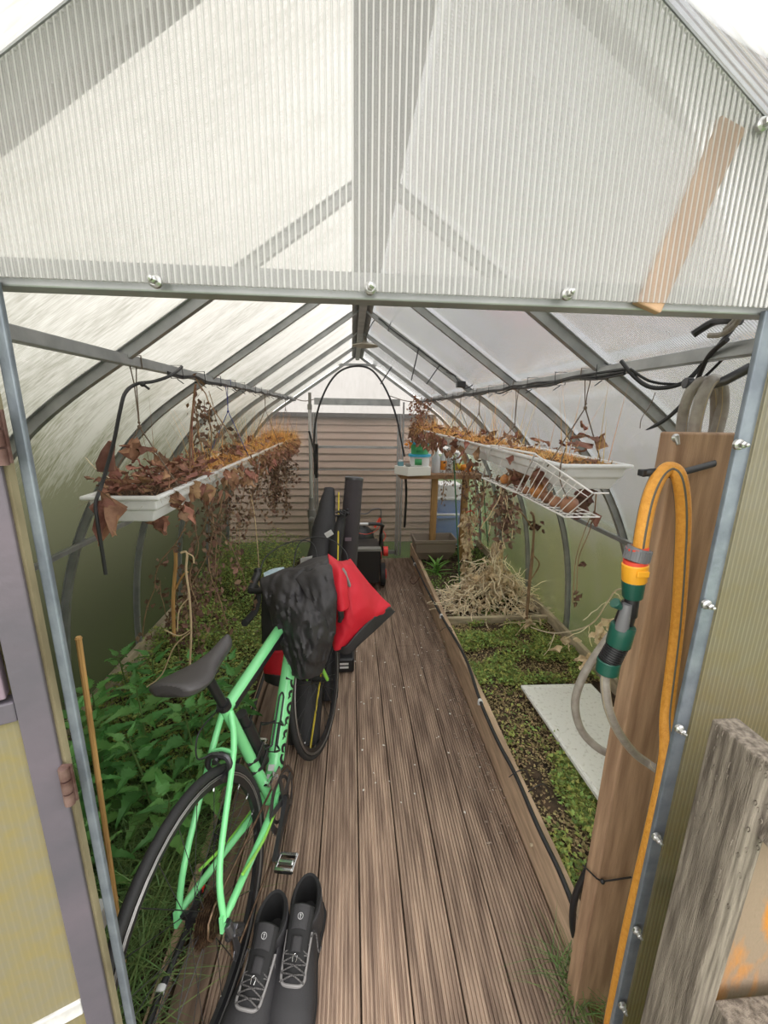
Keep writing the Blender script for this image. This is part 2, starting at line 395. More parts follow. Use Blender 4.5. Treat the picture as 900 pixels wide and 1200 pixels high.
trimn = [0]
def trim(mb, m='galv', bevel=0, **k):
    trimn[0] += 1; o = mb.build('trim_%d' % trimn[0], m, smooth=False, bevel=bevel); o['kind'] = 'structure'; return o
def profile_bar(y, w=.026, d=.02, lip=True):
    """arch rib following the profile: a hat section"""
    mb = MB()
    full = [(-x, z) for x, z in reversed(PS)]+PS[1:]
    pts = [V((XC+x, y, z)) for x, z in full]; vs = []
    hat = [(-w, 0), (-w*.5, 0), (-w*.42, -d), (w*.42, -d), (w*.5, 0), (w, 0), (w, .002), (-w, .002)]
    k = len(hat)
    for i, p in enumerate(pts):
        t = (pts[min(i+1, len(pts)-1)]-pts[max(i-1, 0)]).normalized(); nrm = V((0, 1, 0)).cross(t)*-1
        if nrm.z < 0 and abs(nrm.z) > abs(nrm.x): nrm = -nrm
        nn = V((-t.z, 0, t.x))
        if nn.dot(V((p.x-XC, 0, p.z-1))) < 0: nn = -nn
        for a, b in hat: vs.append(p+V((0, a, 0))+nn*b)
    fs = [(i*k+j, i*k+(j+1) % k, (i+1)*k+(j+1) % k, (i+1)*k+j) for i in range(len(pts)-1) for j in range(k)]
    mb.add(vs, fs); return mb
for i in range(7):
    trim(profile_bar(YF+.018+PER*i if i == 0 else YF+PER*i, .034 if i == 0 else .024, .024))
# ridge
mb = MB(); mb.extrude([(-.056, 2.142), (-.05, 2.142), (-.02, 2.165), (.02, 2.165), (.05, 2.142), (.056, 2.142), (0, 2.185)], lambda p, t: (XC+p[0], t, p[1]), YF+.03, YB); trim(mb)
mb = MB(); mb.box(XC-.02, XC+.02, YF+.03, YB, 2.128, 2.166); trim(mb)
# purlins and mid rails
for s_ in (-1, 1):
    mb = MB(); x = XC+s_*.648; mb.box(x-.013, x+.013, YF, YB, 1.715, 1.742); trim(mb, bevel=.002)
    mb = MB(); x = XC+s_*1.245; mb.box(x-.006, x+.014, YF, YB, 1.012, 1.034); trim(mb, bevel=.002)
# ---- front gable
def gable_poly(z0, x0, x1, inset=0):
    """part of the gable above z0 between x0 and x1 (relative to the middle)"""
    xs = sorted(set([x0, x1]+[x for q, _ in PS for x in (q, -q) if x0 < x < x1]))
    top = [(x, prof_at(x)) for x in xs]
    return [(x0, z0)]+[t for t in top if t[1] > z0]+[(x1, z0)] if True else None
front = MB()
JL, JR = -.373, .504     # the two door jambs (inner edges)
def plate(mb, pl, y, th=.004):
    mb.extrude(pl, lambda p, t: (XC+p[0], t, p[1]), y, y+th)
xz = 1.0
xl = 0.632
plate(front, [(-.80, 1.737)]+[(x, prof_at(x)-.002) for x in (-.66, -.33, 0, .33, .66)]+[(.80, 1.737)][:0]+[(.66, 1.737)], YF-.016)
def side_panel(x0, sgn, zt=1.80):
    pl = [(x0, -.05), (x0, 1.737 if sgn > 0 else 1.737)]
    pts = [(sgn*x, z) for x, z in PS if x > abs(x0) and z > -.05]
    return pl+[(x0, prof_at(x0)-.002)]+pts+[(pts[-1][0], -.05)]
wf = front.build('wall_front', 'sheet_front', smooth=False); wf['kind'] = 'structure'
mb = MB(); plate(mb, [p for p in side_panel(JR-XC+.020, 1)], YF-.016)
o = mb.build('sheet_panel', 'sheet_side', wf, smooth=False)
mb = MB(); plate(mb, list(reversed([p for p in side_panel(JL-XC-.024, -1)])), YF-.016)
o = mb.build('sheet_panel', 'sheet_side', wf, smooth=False)
mb = MB(); mb.box(XC-.72, XC+.72, YF-.003, YF+.024, 1.731, 1.760); mb.build('lintel', 'galv', wf, smooth=False, bevel=.002)
mb = MB(); mb.box(JR, JR+.022, YF-.012, YF-.004, -.08, 1.735); mb.build('jamb', 'galv_blue', wf, smooth=False, bevel=.002)
mb = MB(); mb.box(JL-.013, JL, YF-.012, YF-.004, -.08, 1.735); mb.build('jamb', 'galv_blue', wf, smooth=False, bevel=.002)
mb = MB(); mb.box(JR+.024, XC+1.33, YF-.010, YF+.012, .80, .835); mb.build('side_rail', 'galv', wf, smooth=False)
mb = MB(); mb.box(XC-1.33, JL-.020, YF-.010, YF+.012, .80, .835); mb.build('side_rail', 'galv', wf, smooth=False)
for (u, v) in ((181, 329), (434, 337), (666, 344), (895, 145), (867, 521), (829, 709), (797, 855), (770, 982), (747, 1092), (730, 1180)):
    p = WY(u, v, YF-.02); mb = MB()
    mb.lathe([(.0, -.004), (.0070, -.004), (.0070, 0), (.005, .002), (0, .002)], p+V((0, -.0, 0)), (0, -1, 0), 16)
    mb.lathe([(.0, .002), (.0046, .002), (.0046, .007), (.0035, .008), (0, .010)], p, (0, -1, 0), 6)
    mb.lathe([(.0, .007), (.0024, .007), (.0024, .012), (0, .013)], p, (0, -1, 0), 10)
    mb.build('bolt', 'bolt', wf, smooth=False)
# vertical short strut hanging between lintel and purlin on the right
mb = MB(); mb.box(XC+.600, XC+.635, YF+.13, YF+.155, 1.715, 1.80); trim(mb)
# ---- back gable
bk = MB()
full = [(x, z) for x, z in PS if z > -.05]
plg = [(-x, z) for x, z in reversed(full)]+full[1:]+[(full[-1][0], -.05), (-full[-1][0], -.05)]
plate(bk, plg, YB+.02); wb = bk.build('wall_back', 'sheet_back', smooth=False); wb['kind'] = 'structure'
d2 = thing('door_2', None, None, (.06, YB, 0), kind='structure')
DL, DR = WY(369, 500, YB).x, WY(468, 500, YB).x
mb = MB()
for a in (DL, DR): mb.box(a-.020, a-.004, YB-.012, YB+.012, 0, 1.60); mb.box(a+.004, a+.020, YB-.016, YB+.012, 0, 1.60)
zt = WY(420, 470, YB).z; zm = WY(420, 524, YB).z
mb.box(DL, DR, YB-.014, YB+.012, zt-.045, zt+.025); mb.box(DL, DR, YB-.014, YB+.012, zm-.012, zm+.012)
mb.box(DL, DR, YB-.012, YB+.012, .99, 1.0); mb.box(DL, DR, YB-.012, YB+.012, .02, .06)
mb.build('door_frame', 'galv', d2, smooth=False)
mb = MB(); mb.box(DL-.05, DL-.034, YB-.012, YB+.012, 0, 1.72); mb.box(DR+.034, DR+.05, YB-.012, YB+.012, 0, 1.72); trim(mb)
mb = MB(); a = WY(395, 427, YB); b = WY(445, 427, YB); mb.box(a.x, b.x, YB-.01, YB+.01, a.z-.012, a.z+.012); trim(mb)
mb = MB(); mb.box(XC-1.4, DL-.05, YB-.008, YB+.01, .99, 1.0); trim(mb)

# ---- floor: grooved decking
mb = MB()
def plank(mb, x0, x1, y0, y1, ng, dz=0):
    pts = [(x0, -.028)]; w = x1-x0; m_ = .004; gw = (w-2*m_)/ng
    pts += [(x0, -.003), (x0+.002, 0)]
    for i in range(ng):
        a = x0+m_+gw*i; pts += [(a+gw*.20, 0), (a+gw*.30, -.0075), (a+gw*.62, -.0075), (a+gw*.72, 0)]
    pts += [(x1-.002, 0), (x1, -.003), (x1, -.028)]
    mb.extrude(list(reversed([(p[0], p[1]+dz) for p in pts])), lambda p, t: (p[0], t, p[1]), y0, y1)
xs = [-.41+.1445*i for i in range(9)]
for i in range(8):
    x0 = xs[i]+.0025; x1 = xs[i+1]-.0025
    cut = [None, None, 3.0, None, None, 2.6, None, None][i]
    x1c = min(x1, .655)
    if i == 7: plank(mb, x0, x1c, .42, 4.42, 4); continue
    if cut:
        plank(mb, x0, x1c, .42, cut-.002, 11); plank(mb, x0, x1c, cut+.002, 4.42, 11)
    else: plank(mb, x0, x1c, .42, 4.42, 11)
mb.v = [(x, y, z+.0015*noise.noise(V((x*9, 0, 0)))) for x, y, z in mb.v]
floor = mb.build('floor', 'deck', smooth=False); floor['kind'] = 'structure'
mb = MB(); mb.box(-.505, -.4125, .42, 4.42, -.03, .002); mb.build('plain_board', 'deckplain', floor, smooth=False, bevel=.003)
mb = MB(); mb.box(-.5, .66, .42, 4.46, -.10, -.034); trim(mb, 'soil')
g = MB()
g.grid(lambda u, v: (XC-14+28*u, -6+24*v, -.115), 2, 2); gr = g.build('ground', 'lawn', smooth=False); gr['kind'] = 'structure'
mb = MB(); mb.box(-1.6, .8, -2, .40, -.112, -.09); o = mb.build('path', 'concrete', smooth=False); o['kind'] = 'structure'

# ================================================================== OUTSIDE
fn = thing('clapboard_fence', 'pinkish lapped board cladding seen behind the back door and gable', 'cladding wall', (-.8, 5.4, -.1))
xr_ = 1.06
mb = MB(); z = -.11
while z < 1.46:
    h = .092; mb.extrude([(0, z), (-.022, z), (-.004, z+h), (0, z+h)], lambda p, t: (t, 5.4+p[0], p[1]), -5, xr_); z += h
mb.build('lap_boards', 'clad', fn, smooth=False)
mb = MB(); mb.box(-5, xr_+.02, 5.33, 5.45, z, z+.05); mb.build('capping', 'fascia', fn, smooth=False)
mb = MB(); mb.box(xr_, xr_+.05, 5.36, 5.45, -.11, z); mb.build('corner_post', 'clad', fn, smooth=False)
# blue and white crates outside the back gable
cr_ = thing('storage_crate', 'stacked blue and white storage crate outside behind the shelf', 'crate', (1.27, 5.3, -.1))
mb = MB(); mb.box(1.12, 1.42, 5.15, 5.45, -.1, .30); mb.box(1.10, 1.44, 5.13, 5.47, .27, .31); mb.build('lower_body', 'blue', cr_, smooth=False, bevel=.01)
mb = MB(); mb.box(1.12, 1.42, 5.15, 5.45, .33, .52); mb.build('upper_body', 'blue', cr_, smooth=False, bevel=.01)
mb = MB(); mb.box(1.10, 1.44, 5.13, 5.47, .52, .56); mb.box(1.12, 1.42, 5.14, 5.46, .56, .72); mb.build('lid', 'whiteplastic', cr_, smooth=False, bevel=.01)
mb = MB(); mb.box(1.10, 1.44, 5.13, 5.47, .31, .34); mb.build('lid', 'whiteplastic', cr_, smooth=False, bevel=.01)
# hedges left and right, outside the walls
def hedge(x0, x1, y0, y1, h, label, n, seed):
    r = random.Random(seed); t = thing('hedge', label, 'hedge', ((x0+x1)/2, (y0+y1)/2, -.11))
    b = MB(); b.grid(lambda u, v: (x0+.05+(x1-x0-.1)*(.5-.5*cos(pi*u))+.03*noise.noise(V((u*4, v*20, 0))), y0+(y1-y0)*v, -.11+h*.93*sin(pi*u)**.35), 12, 40)
    b.build('inner_mass', 'hedge', t)
    b = MB()
    for i in range(n):
        u = r.random(); y = r.uniform(y0, y1)
        p = V((x0+(x1-x0)*(.5-.5*cos(pi*u)), y, -.11+h*sin(pi*u)**.35)); small_leaf(b, p+rdir(r)*.06, rdir(r), rdir(r), .09, .05)
    b.build('leaves', 'hedge', t)
hedge(-2.95, -1.95, -.5, 5.0, 2.1, 'dense green hedge outside the left wall, dim through the sheets', 5000, 3)
hedge(3.0, 4.0, -.5, 5.0, 1.3, 'low green hedge beyond the right wall, blurred by the sheets', 5000, 4)

# ================================================================== BEDS
# right raised bed
rb = thing('raised_bed', 'long timber raised bed along the right wall', 'raised bed', (1.04, 2.6, -.08))
BT = .175
mb = MB(); mb.grid(lambda u, v: V((.664, .80+3.62*v, -.06+(BT+.06)*u)), 1, 1); mb = MB()
def wavy(y): return .004*noise.noise(V((y*2, 3, 0)))
vs = []
for i in range(25):
    y = .80+3.62*i/24; w_ = wavy(y)
    vs += [(.662+w_, y, -.06), (.690+w_, y, -.06), (.690+w_, y, BT), (.662+w_, y, BT-.001)]
mb.add(vs, [(0, 1, 2, 3), tuple(24*4+j for j in (3, 2, 1, 0))]+[(i*4+j, i*4+4+j, i*4+4+(j+1) % 4, i*4+(j+1) % 4) for i in range(24) for j in range(4)])
mb.build('side_board', 'bed', rb, smooth=False)
for (u, v) in ((600, 871), (578, 818), (521, 752), (640, 980), (624, 990), (605, 870), (580, 905)):
    p = W(u, v, 'X', .661); 
    if p.z > .16 or p.z < .01: continue
    mb = MB(); mb.lathe([(0, 0), (.006, 0), (.006, .008), (0, .009)], p, (-1, 0, 0), 8); mb.build('peg', 'bedgrey', rb)
mb = MB(); mb.box(1.435, 1.463, .80, 4.45, -.05, .20); mb.build('back_board', 'bedgrey', rb, smooth=False, bevel=.003)
mb = MB(); mb.box(.69, 1.435, 2.66, 2.69, -.03, .172); mb.build('divider', 'bedgrey', rb, smooth=False, bevel=.003)
mb = MB(); mb.box(.69, 1.435, .82, .85, -.05, .165); mb.build('end_board', 'bedgrey', rb, smooth=False, bevel=.003)
def soil(name, x0, x1, y0, y1, z, amp, nx, ny, par=None):
    mb = MB(); mb.grid(lambda u, v: (x0+(x1-x0)*u, y0+(y1-y0)*v, z+amp*noise.noise(V((u*(x1-x0)*7, v*(y1-y0)*7, z*40)))+amp*.6*noise.noise(V((u*30*(x1-x0), v*30*(y1-y0), 2)))), nx, ny)
    o = mb.build(name, 'soil'); o['kind'] = 'structure'; return o
soil('soil', .69, 1.435, .85, 4.45, .125, .025, 60, 240)
soil('soil', -1.42, -.555, .50, 4.45, -.02, .03, 60, 240)
# left bed edging
lb = thing('bed_edging', 'narrow timber edging between the left planting and the deck', 'edging', (-.54, 2.4, -.1))
mb = MB(); mb.box(-.555, -.528, .45, 4.42, -.10, .028); mb.build('edge_board', 'bed', lb, smooth=False, bevel=.003)
mb = MB(); mb.box(-1.40, -.555, 2.76, 2.79, -.06, .05); mb.build('cross_board', 'bedgrey', lb, smooth=False, bevel=.003)
lbb = MB(); lbb.box(-1.375, -1.345, .60, 4.45, -.08, .14); o = lbb.build('bed_back_board', 'bedgrey', smooth=False, bevel=.003); tag(o, 'weathered timber board along the foot of the left wall', 'board')

def carpet(name, label, cat, m, n, x0, x1, y0, y1, z, hfun, size, seed, dens=None):
    r = random.Random(seed); mb = MB(); c = 0; tries = 0
    while c < n and tries < n*6:
        tries += 1
        x = r.uniform(x0, x1); y = y0+(y1-y0)*r.random()
        if dens and r.random() > dens(x, y): continue
        h = hfun(x, y, r); p = V((x, y, z+h)); s_ = r.uniform(.6, 1.3)*size
        d = V((r.uniform(-1, 1), r.uniform(-1, 1), r.uniform(-.15, .6)))
        small_leaf(mb, p, d, V((r.uniform(-.4, .4), r.uniform(-.4, .4), 1)), s_, s_*.62); c += 1
    o = mb.build(name, m, smooth=False); return tag(o, label, cat, kind='stuff')
def dn(sc, lo, hi, ox=0):
    return lambda x, y: min(1, max(0, (noise.noise(V((x*sc+ox, y*sc, 1)))-lo)/(hi-lo)))
# right bed, front compartment: chickweed carpet
bumpy = lambda k, o: (lambda x, y, r: (.5+.5*noise.noise(V((x*6+o, y*6, 0))))*k*r.uniform(.3, 1))
carpet('chickweed', 'bright green low weeds filling the front half of the right bed', 'weeds', 'weed', 13000, .70, 1.42, .95, 2.64, .125, bumpy(.07, 0), .019, 1,
       lambda x, y: (.12 if (y < 1.95 and y > 1.45 and x < .95) else 1)*dn(6, -.30, .35)(x, y)*(1 if not (x > .97 and y < 1.95 and y > 1.2) else 0))
carpet('withered_groundcover', 'brownish withered low growth between the right bed weeds', 'weeds', 'weedbrown', 13000, .70, 1.42, .95, 2.64, .12, bumpy(.03, 4), .014, 2,
       lambda x, y: (1 if not (x > .97 and y < 1.95 and y > 1.2) else 0))
carpet('mossy_weeds', 'dark mossy weeds around the fibrous heap at the far end of the right bed', 'weeds', 'weed2', 4500, .70, 1.42, 2.7, 4.3, .12, bumpy(.04, 9), .018, 3, dn(4, -.2, .4, 5))
# left bed weeds
carpet('chickweed', 'yellow-green weeds growing thick at the far end of the left bed', 'weeds', 'weed', 17000, -1.36, -.57, 2.6, 4.4, -.02, lambda x, y, r: (.16+.14*noise.noise(V((x*3, y*3, 2)))+.12*max(0, y-3))*r.uniform(.15, 1), .022, 5)
carpet('chickweed', 'darker low weeds in the middle of the left bed beyond the nettles', 'weeds', 'weed', 11000, -1.36, -.57, 1.5, 2.75, -.02, lambda x, y, r: (.16+.08*noise.noise(V((x*4, y*4, 7))))*r.uniform(.15, 1), .020, 6)
# long grass
r = random.Random(11); mb = MB()
for i in range(3600):
    x = -.60-.62*r.random()**1.2; y = r.uniform(.62, 1.6); a = r.uniform(0, 2*pi); t_ = r.uniform(.3, 1.3)
    grass_blade(mb, (x, y, -.03), (cos(a)*t_, sin(a)*t_, 1), r.uniform(.12, .36), r.uniform(.003, .007), r.uniform(.2, 1.0))
tag(mb.build('long_grass', 'grass'), 'long dark green grass tangled beside the rear bicycle wheel', 'grass', kind='stuff')
r = random.Random(12); mb = MB()
for i in range(110):
    p = W(r.uniform(625, 700), r.uniform(1130, 1195), 'Z', 0); p = V((r.uniform(.60, .70), r.uniform(.72, .86), -.02)); a = r.uniform(0, 2*pi)
    grass_blade(mb, p, (cos(a)-.3, sin(a)-.2, 1.6), r.uniform(.10, .24), .003, r.uniform(.2, .9))
tag(mb.build('grass_tuft', 'grass'), 'thin grass tuft at the foot of the wooden hose post', 'grass', kind='stuff')

# nettles
def nettle(x, y, h, seed, label, lean=(0, 0)):
    r = random.Random(seed); t = thing('nettle_plant', label, 'nettle', (x, y, -.03), 'nettles in the left bed')
    top = V((x+lean[0], y+lean[1], -.03+h)); base = V((x, y, -.03)); st = MB(); lf = MB()
    st.tube(smooth_path([base, base.lerp(top, .5)+V((r.uniform(-.02, .02), r.uniform(-.02, .02), 0)), top], 4), [.004]*8+[.002], 6)
    k = int(h/.045); a0 = r.uniform(0, pi)
    for i in range(2, k+1):
        t_ = i/k; p = base.lerp(top, t_); 
        for q in range(2 if i < k else 4):
            a = a0+i*pi/2+q*(pi if i < k else pi/2)+r.uniform(-.3, .3); L = (.10 if t_ < .85 else .06)*r.uniform(.75, 1.15)
            d = V((cos(a), sin(a), .25+.5*(t_ > .85))); pt = p+d.normalized()*.025
            st.tube([p, pt], .0012, 4)
            nettle_leaf(lf, pt, d, V((0, 0, 1))+rdir(r)*.3, L*1.25, L*.80)
    st.build('stem', 'nstem', t); lf.build('leaves', 'nettle', t, smooth=True)
nspots = [(-1.02, 1.52, .46), (-1.15, 1.70, .42), (-.90, 1.58, .50), (-.80, 1.38, .40), (-.93, 1.28, .42), (-1.05, 1.20, .40), (-.70, 1.52, .38), (-.62, 1.62, .36), (-.78, 1.75, .46),
          (-1.22, 1.45, .40), (-.68, 1.25, .32), (-.60, 1.80, .38), (-.86, 1.14, .34), (-1.0, 1.92, .40), (-1.18, 2.0, .36), (-.66, 1.98, .34), (-.58, 1.42, .30), (-.98, 1.40, .52)]
for i, (x, y, h) in enumerate(nspots):
    nettle(x, y, h, 50+i, 'green stinging nettle with toothed leaves in the clump left of the bike saddle', (rnd.uniform(-.05, .05), rnd.uniform(-.05, .05)))
# young lily-like plant
lp = thing('leafy_plant', 'fresh green pointed-leaf plant beside the taupe planter', 'plant', (.80, 3.62, .12)); mb = MB()
r = random.Random(5)
for i in range(17):
    a = i*2.4; e = .25+.06*i
    grass_blade(mb, (.80, 3.62, .12+.006*i), (cos(a), sin(a), e), .16*r.uniform(.8, 1.1), .036, .25, 5)
mb.build('leaves', 'lily', lp)
mb = MB(); mb.tube([(.80, 3.62, .10), (.80, 3.62, .24)], .006, 6); mb.build('stem', 'nstem', lp)

# pale dead bean haulm heap
hp = thing('fibrous_heap', 'cream dried fibrous plant heap piled around a stake in the right bed', 'dead plants', (1.07, 2.98, .13))
r = random.Random(8); mb = MB(); pk = WY(583, 632, 3.0); bs = V((1.11, 2.98, .13))
for i in range(620):
    a = r.uniform(0, 2*pi); rr = r.random()**.55; ex = .41*rr*cos(a); ey = .27*rr*sin(a); hh = .54*(1-rr)**1.3*r.random()**.6
    p = V((bs.x+ex, bs.y+ey, .15+hh)); d = V((ex*1.5, ey*1.5, -.5-rr*.2))+rdir(r)*(.35+.7*rr)
    pts = wander(p, d, r.uniform(.08, .22), 5, r, 1.3); pts = [V((q.x, q.y, max(q.z, .135))) for q in pts]
    mb.tube(smooth_path(pts, 2), r.uniform(.0014, .0042), 4, caps=False)
mb.build('stalks', 'strawpale', hp)
mb = MB()
for i in range(420):
    a = r.uniform(0, 2*pi); rr = r.random()**.5; h = .52*(1-rr)**1.3*r.random()**.4
    p = V((bs.x+.36*rr*cos(a), bs.y+.26*rr*sin(a), .145+h)); l = r.uniform(.03, .075); dry_leaf(mb, p, rdir(r)+V((0, 0, -.6)), rdir(r), l, l*.7, r)
for i in range(130):
    t_ = r.random(); p = pk.lerp(bs, t_*.8)+V((r.uniform(-.06, .06)*(.4+t_), r.uniform(-.06, .04)*(.4+t_), 0)); dry_leaf(mb, p, V((0, 0, -1))+rdir(r)*.4, rdir(r), .08, .04, r)
mb.build('papery_leaves', 'palepaper', hp)
mb = MB(); mb.tube([(pk.x, pk.y, .10), pk+V((0, 0, .04))], .006, 6); mb.build('stake', 'whitewire', hp)
# bound dry bundle on a stick further back
b2 = thing('dried_bundle', 'pale dry stalk bundle tied upright on a stick behind the heap', 'dead plants', (1.0, 3.5, .12)); mb = MB()
A = W(546, 692, 'Z', .14); A = WY(546, 692, 3.45); B = WY(551, 600, 3.45); r = random.Random(9)
for i in range(120):
    t_ = r.random(); p = A.lerp(B, t_)+V((r.uniform(-.05, .05), r.uniform(-.05, .05), 0)); dry_leaf(mb, p, V((0, 0, -1))+rdir(r)*.7, rdir(r), r.uniform(.04, .09), .045, r)
mb.build('papery_leaves', 'palepaper', b2)
mb = MB(); mb.tube([(A.x, A.y, .08), B+V((0, 0, .05))], .007, 6); mb.build('stick', 'vine', b2)
mb = MB(); mb.tube([B+V((-.04, -.02, 0)), B+V((0, -.03, .02)), B+V((.035, -.02, -.005))], .006, 6); mb.build('tie', 'cred', b2)
# standing brown stem by the divider
ds = thing('withered_shrub', 'tall bare brown forked stem standing at the bed divider', 'dead plant', (1.22, 2.6, .12)); mb = MB(); Y0 = 2.55
pth = [WY(u, v, Y0) for u, v in ((617, 725), (620, 690), (624, 650), (626, 610), (622, 600))]
mb.tube(smooth_path(pth, 4), [.011]*9+[.008]*8, 7)
mb.tube(smooth_path([WY(u, v, Y0) for u, v in ((624, 650), (632, 660), (627, 672), (621, 680))], 4), .005, 6)
mb.tube(smooth_path([WY(u, v, Y0) for u, v in ((626, 622), (612, 602), (600, 590))], 4), .005, 6)
mb.build('stem', 'vine', ds); mb = MB(); crumple(mb, WY(628, 615, Y0), .06, 16, random.Random(4), (.03, .06), 1); mb.build('leaves', 'drydark', ds)
mb = MB(); crumple(mb, WY(620, 728, Y0), .08, 14, random.Random(14), (.03, .07), 1)
for k in range(8): mb.tube(smooth_path(wander(WY(620, 728, Y0), rdir(rnd)+V((0, 0, -.6)), .22, 5, wob=1), 2), .003, 5)
mb.build('papery_leaves', 'palepaper', ds)
# dry trailing stalk on the bed rim (from heap to hose)
mb = MB(); pth = [WY(u, v, y) for u, v, y in ((622, 735, 2.3), (650, 742, 2.1), (690, 733, 1.8), (712, 705, 1.6), (722, 692, 1.5), (740, 690, 1.4))]
mb.tube(smooth_path(pth, 5), .0035, 5)
for k in range(7):
    mb.tube(smooth_path(wander(pth[1+k % 4], rdir(rnd)+V((0, 0, -.7)), .16, 5, wob=.9), 2), .002, 4)
o = thing('dry_runner', 'pale dry runner stretched across the right bed towards the hose', 'dead plant', pth[0]); mb.build('runner', 'strawpale', o)
mb = MB()
for u, v, y in ((700, 742, 1.8), (665, 750, 2.0), (690, 772, 1.75), (712, 735, 1.7), (702, 770, 1.8), (716, 752, 1.7)): crumple(mb, WY(u, v, y), .05, 7, random.Random(u), (.04, .08), .5)
mb.build('papery_leaves', 'palepaper', o)

# white board lying in the bed
wbd = thing('white_board', 'flat white scratched board lying on the weeds of the right bed', 'board', (1.15, 1.58, .14))
c = [W(610, 806, 'Z', .165), W(692, 804, 'Z', .165), W(790, 940, 'Z', .165), W(708, 950, 'Z', .165)]
c[2] = c[1]+(c[3]-c[0])
mb = MB(); up_ = V((0, 0, .018)); mb.add(c+[q+up_ for q in c], [(0, 1, 2, 3), (7, 6, 5, 4), (0, 4, 5, 1), (1, 5, 6, 2), (2, 6, 7, 3), (3, 7, 4, 0)])
mb.build('panel', 'whiteboard', wbd, smooth=False, bevel=.003)
mb = MB(); cc = sum(c, V())/4+up_+V((0, 0, .002)); ins = [cc+(q+up_-cc)*.93 for q in c]; mb.tube(ins, .0025, 6, closed=True); mb.build('rim_ridge', 'whiteboard', wbd)
# drip pipe on the bed rim with white clips
pp = smooth_path([W(u, v, 'Z', .187) for u, v in ((482, 652), (500, 690), (521, 728), (545, 770), (563, 822), (583, 868), (605, 910), (630, 968), (655, 1020), (672, 1062))], 6)
dp = thing('drip_pipe', 'black irrigation pipe running along the rim of the right bed', 'pipe', pp[0]); mb = MB(); mb.tube(pp, .0085, 8); mb.build('pipe', 'blackcable', dp)
for (u, v) in ((491, 664), (516, 722), (563, 823)):
    p = W(u, v, 'Z', .187); k = min(range(len(pp)), key=lambda i: (pp[i]-p).length); q = pp[min(k+1, len(pp)-1)]; p = pp[k]; d = (q-p).normalized()
    mb = MB(); mb.tube([p-d*.009, p+d*.009], .0115, 10); mb.box(p.x-.013, p.x+.013, p.y-.006, p.y+.006, .170, .186); plabel(mb.build('clip', 'whiteplastic', dp), 'white pipe clip')
for (u, v) in ((605, 908), (628, 925), (521, 738)):
    p = W(u, v, 'Z', .19); mb = MB(); mb.tube(smooth_path([p+V((-.03, 0, -.01)), p+V((0, 0, .015)), p+V((.04, .01, .01)), p+V((.06, 0, -.03))], 4), .002, 5); mb.build('cable_tie', 'blackcable', dp)
hk = thing('thick_pipe', 'thick black pipe curving down between bed end and wooden post', 'pipe', (.62, .84, 0)); mb = MB()
mb.tube(smooth_path([WY(u, v, .86) for u, v in ((697, 1003), (683, 1030), (673, 1055), (671, 1085), (677, 1110))], 5), .0095, 10); mb.build('pipe', 'blackcable', hk)

# left pipe with white clip & red clip
pl_ = thing('drip_pipe', 'black irrigation pipe on the deck edge beneath the rear bicycle wheel', 'pipe', (-.51, .8, .02)); mb = MB()
lp_ = smooth_path([(-.535, .60, .040), (-.532, .80, .039), (-.530, .84, .04), (-.512, 1.0, .040), (-.515, 1.33, .040), (-.53, 1.8, .04), (-.535, 2.4, .04)], 6)
mb.tube(lp_, .010, 8); mb.build('pipe', 'blackcable', pl_)
for m_, p, nm in (('whiteplastic', lp_[12], 'white pipe clip'), ('mowerred', lp_[20], 'red pipe cap')):
    mb = MB(); mb.tube([p-V((0, .008, 0)), p+V((0, .008, 0))], .0135, 10); plabel(mb.build('clip', m_, pl_), nm)

# taupe planter trough
def trough(name, m, par, x0, x1, y0, y1, z0, z1, taper, wall=.006, rim=.010, step=True, bevel=.004):
    mb = MB()
    def ring(e, z): return [(x0+taper*e-0, y0+taper*e, z), (x1-taper*e, y0+taper*e, z), (x1-taper*e, y1-taper*e, z), (x0+taper*e, y1-taper*e, z)]
    H = z1-z0
    prof = [(1, z0), (.55 if step else .1, z0+H*.42), (.25 if step else .1, z0+H*.50), (.15 if step else .05, z1-H*.16), (-rim/taper, z1-H*.14), (-rim/taper, z1), (wall/taper, z1), (wall/taper+.9, z1-H*.55)]
    vs = []; [vs.extend(ring(e, z)) for e, z in prof]
    fs = [(3, 2, 1, 0)]
    for i in range(len(prof)-1):
        for j in range(4): fs.append((i*4+j, i*4+(j+1) % 4, i*4+4+(j+1) % 4, i*4+4+j))
    k = (len(prof)-1)*4; fs.append((k, k+1, k+2, k+3)); mb.add(vs, fs)
    return mb.build(name, m, par, smooth=False, bevel=bevel)
tp = thing('planter_trough', 'empty taupe plastic planter trough on the far bed corner', 'planter', (.83, 3.93, .18))
A = WY(490, 630, 3.8); 
trough('trough', 'taupe', tp, .62, 1.03, 3.80, 4.05, .18, .40, .06, step=False)
mb = MB(); mb.bar((.66, 3.84, .36), (.88, 4.0, .33), .06, .012); mb.build('inner_flap', 'taupe', tp, smooth=False)
mb = MB(); mb.tube(smooth_path([(.74, 3.72, .30), (.69, 3.68, .14), (.60, 3.62, .03), (.56, 3.66, .035), (.58, 3.7, .06)], 5), .004, 6); o = mb.build('wire_hook', 'rust'); tag(o, 'thin bent rusty wire hanging over the bed edge below the taupe planter', 'wire')

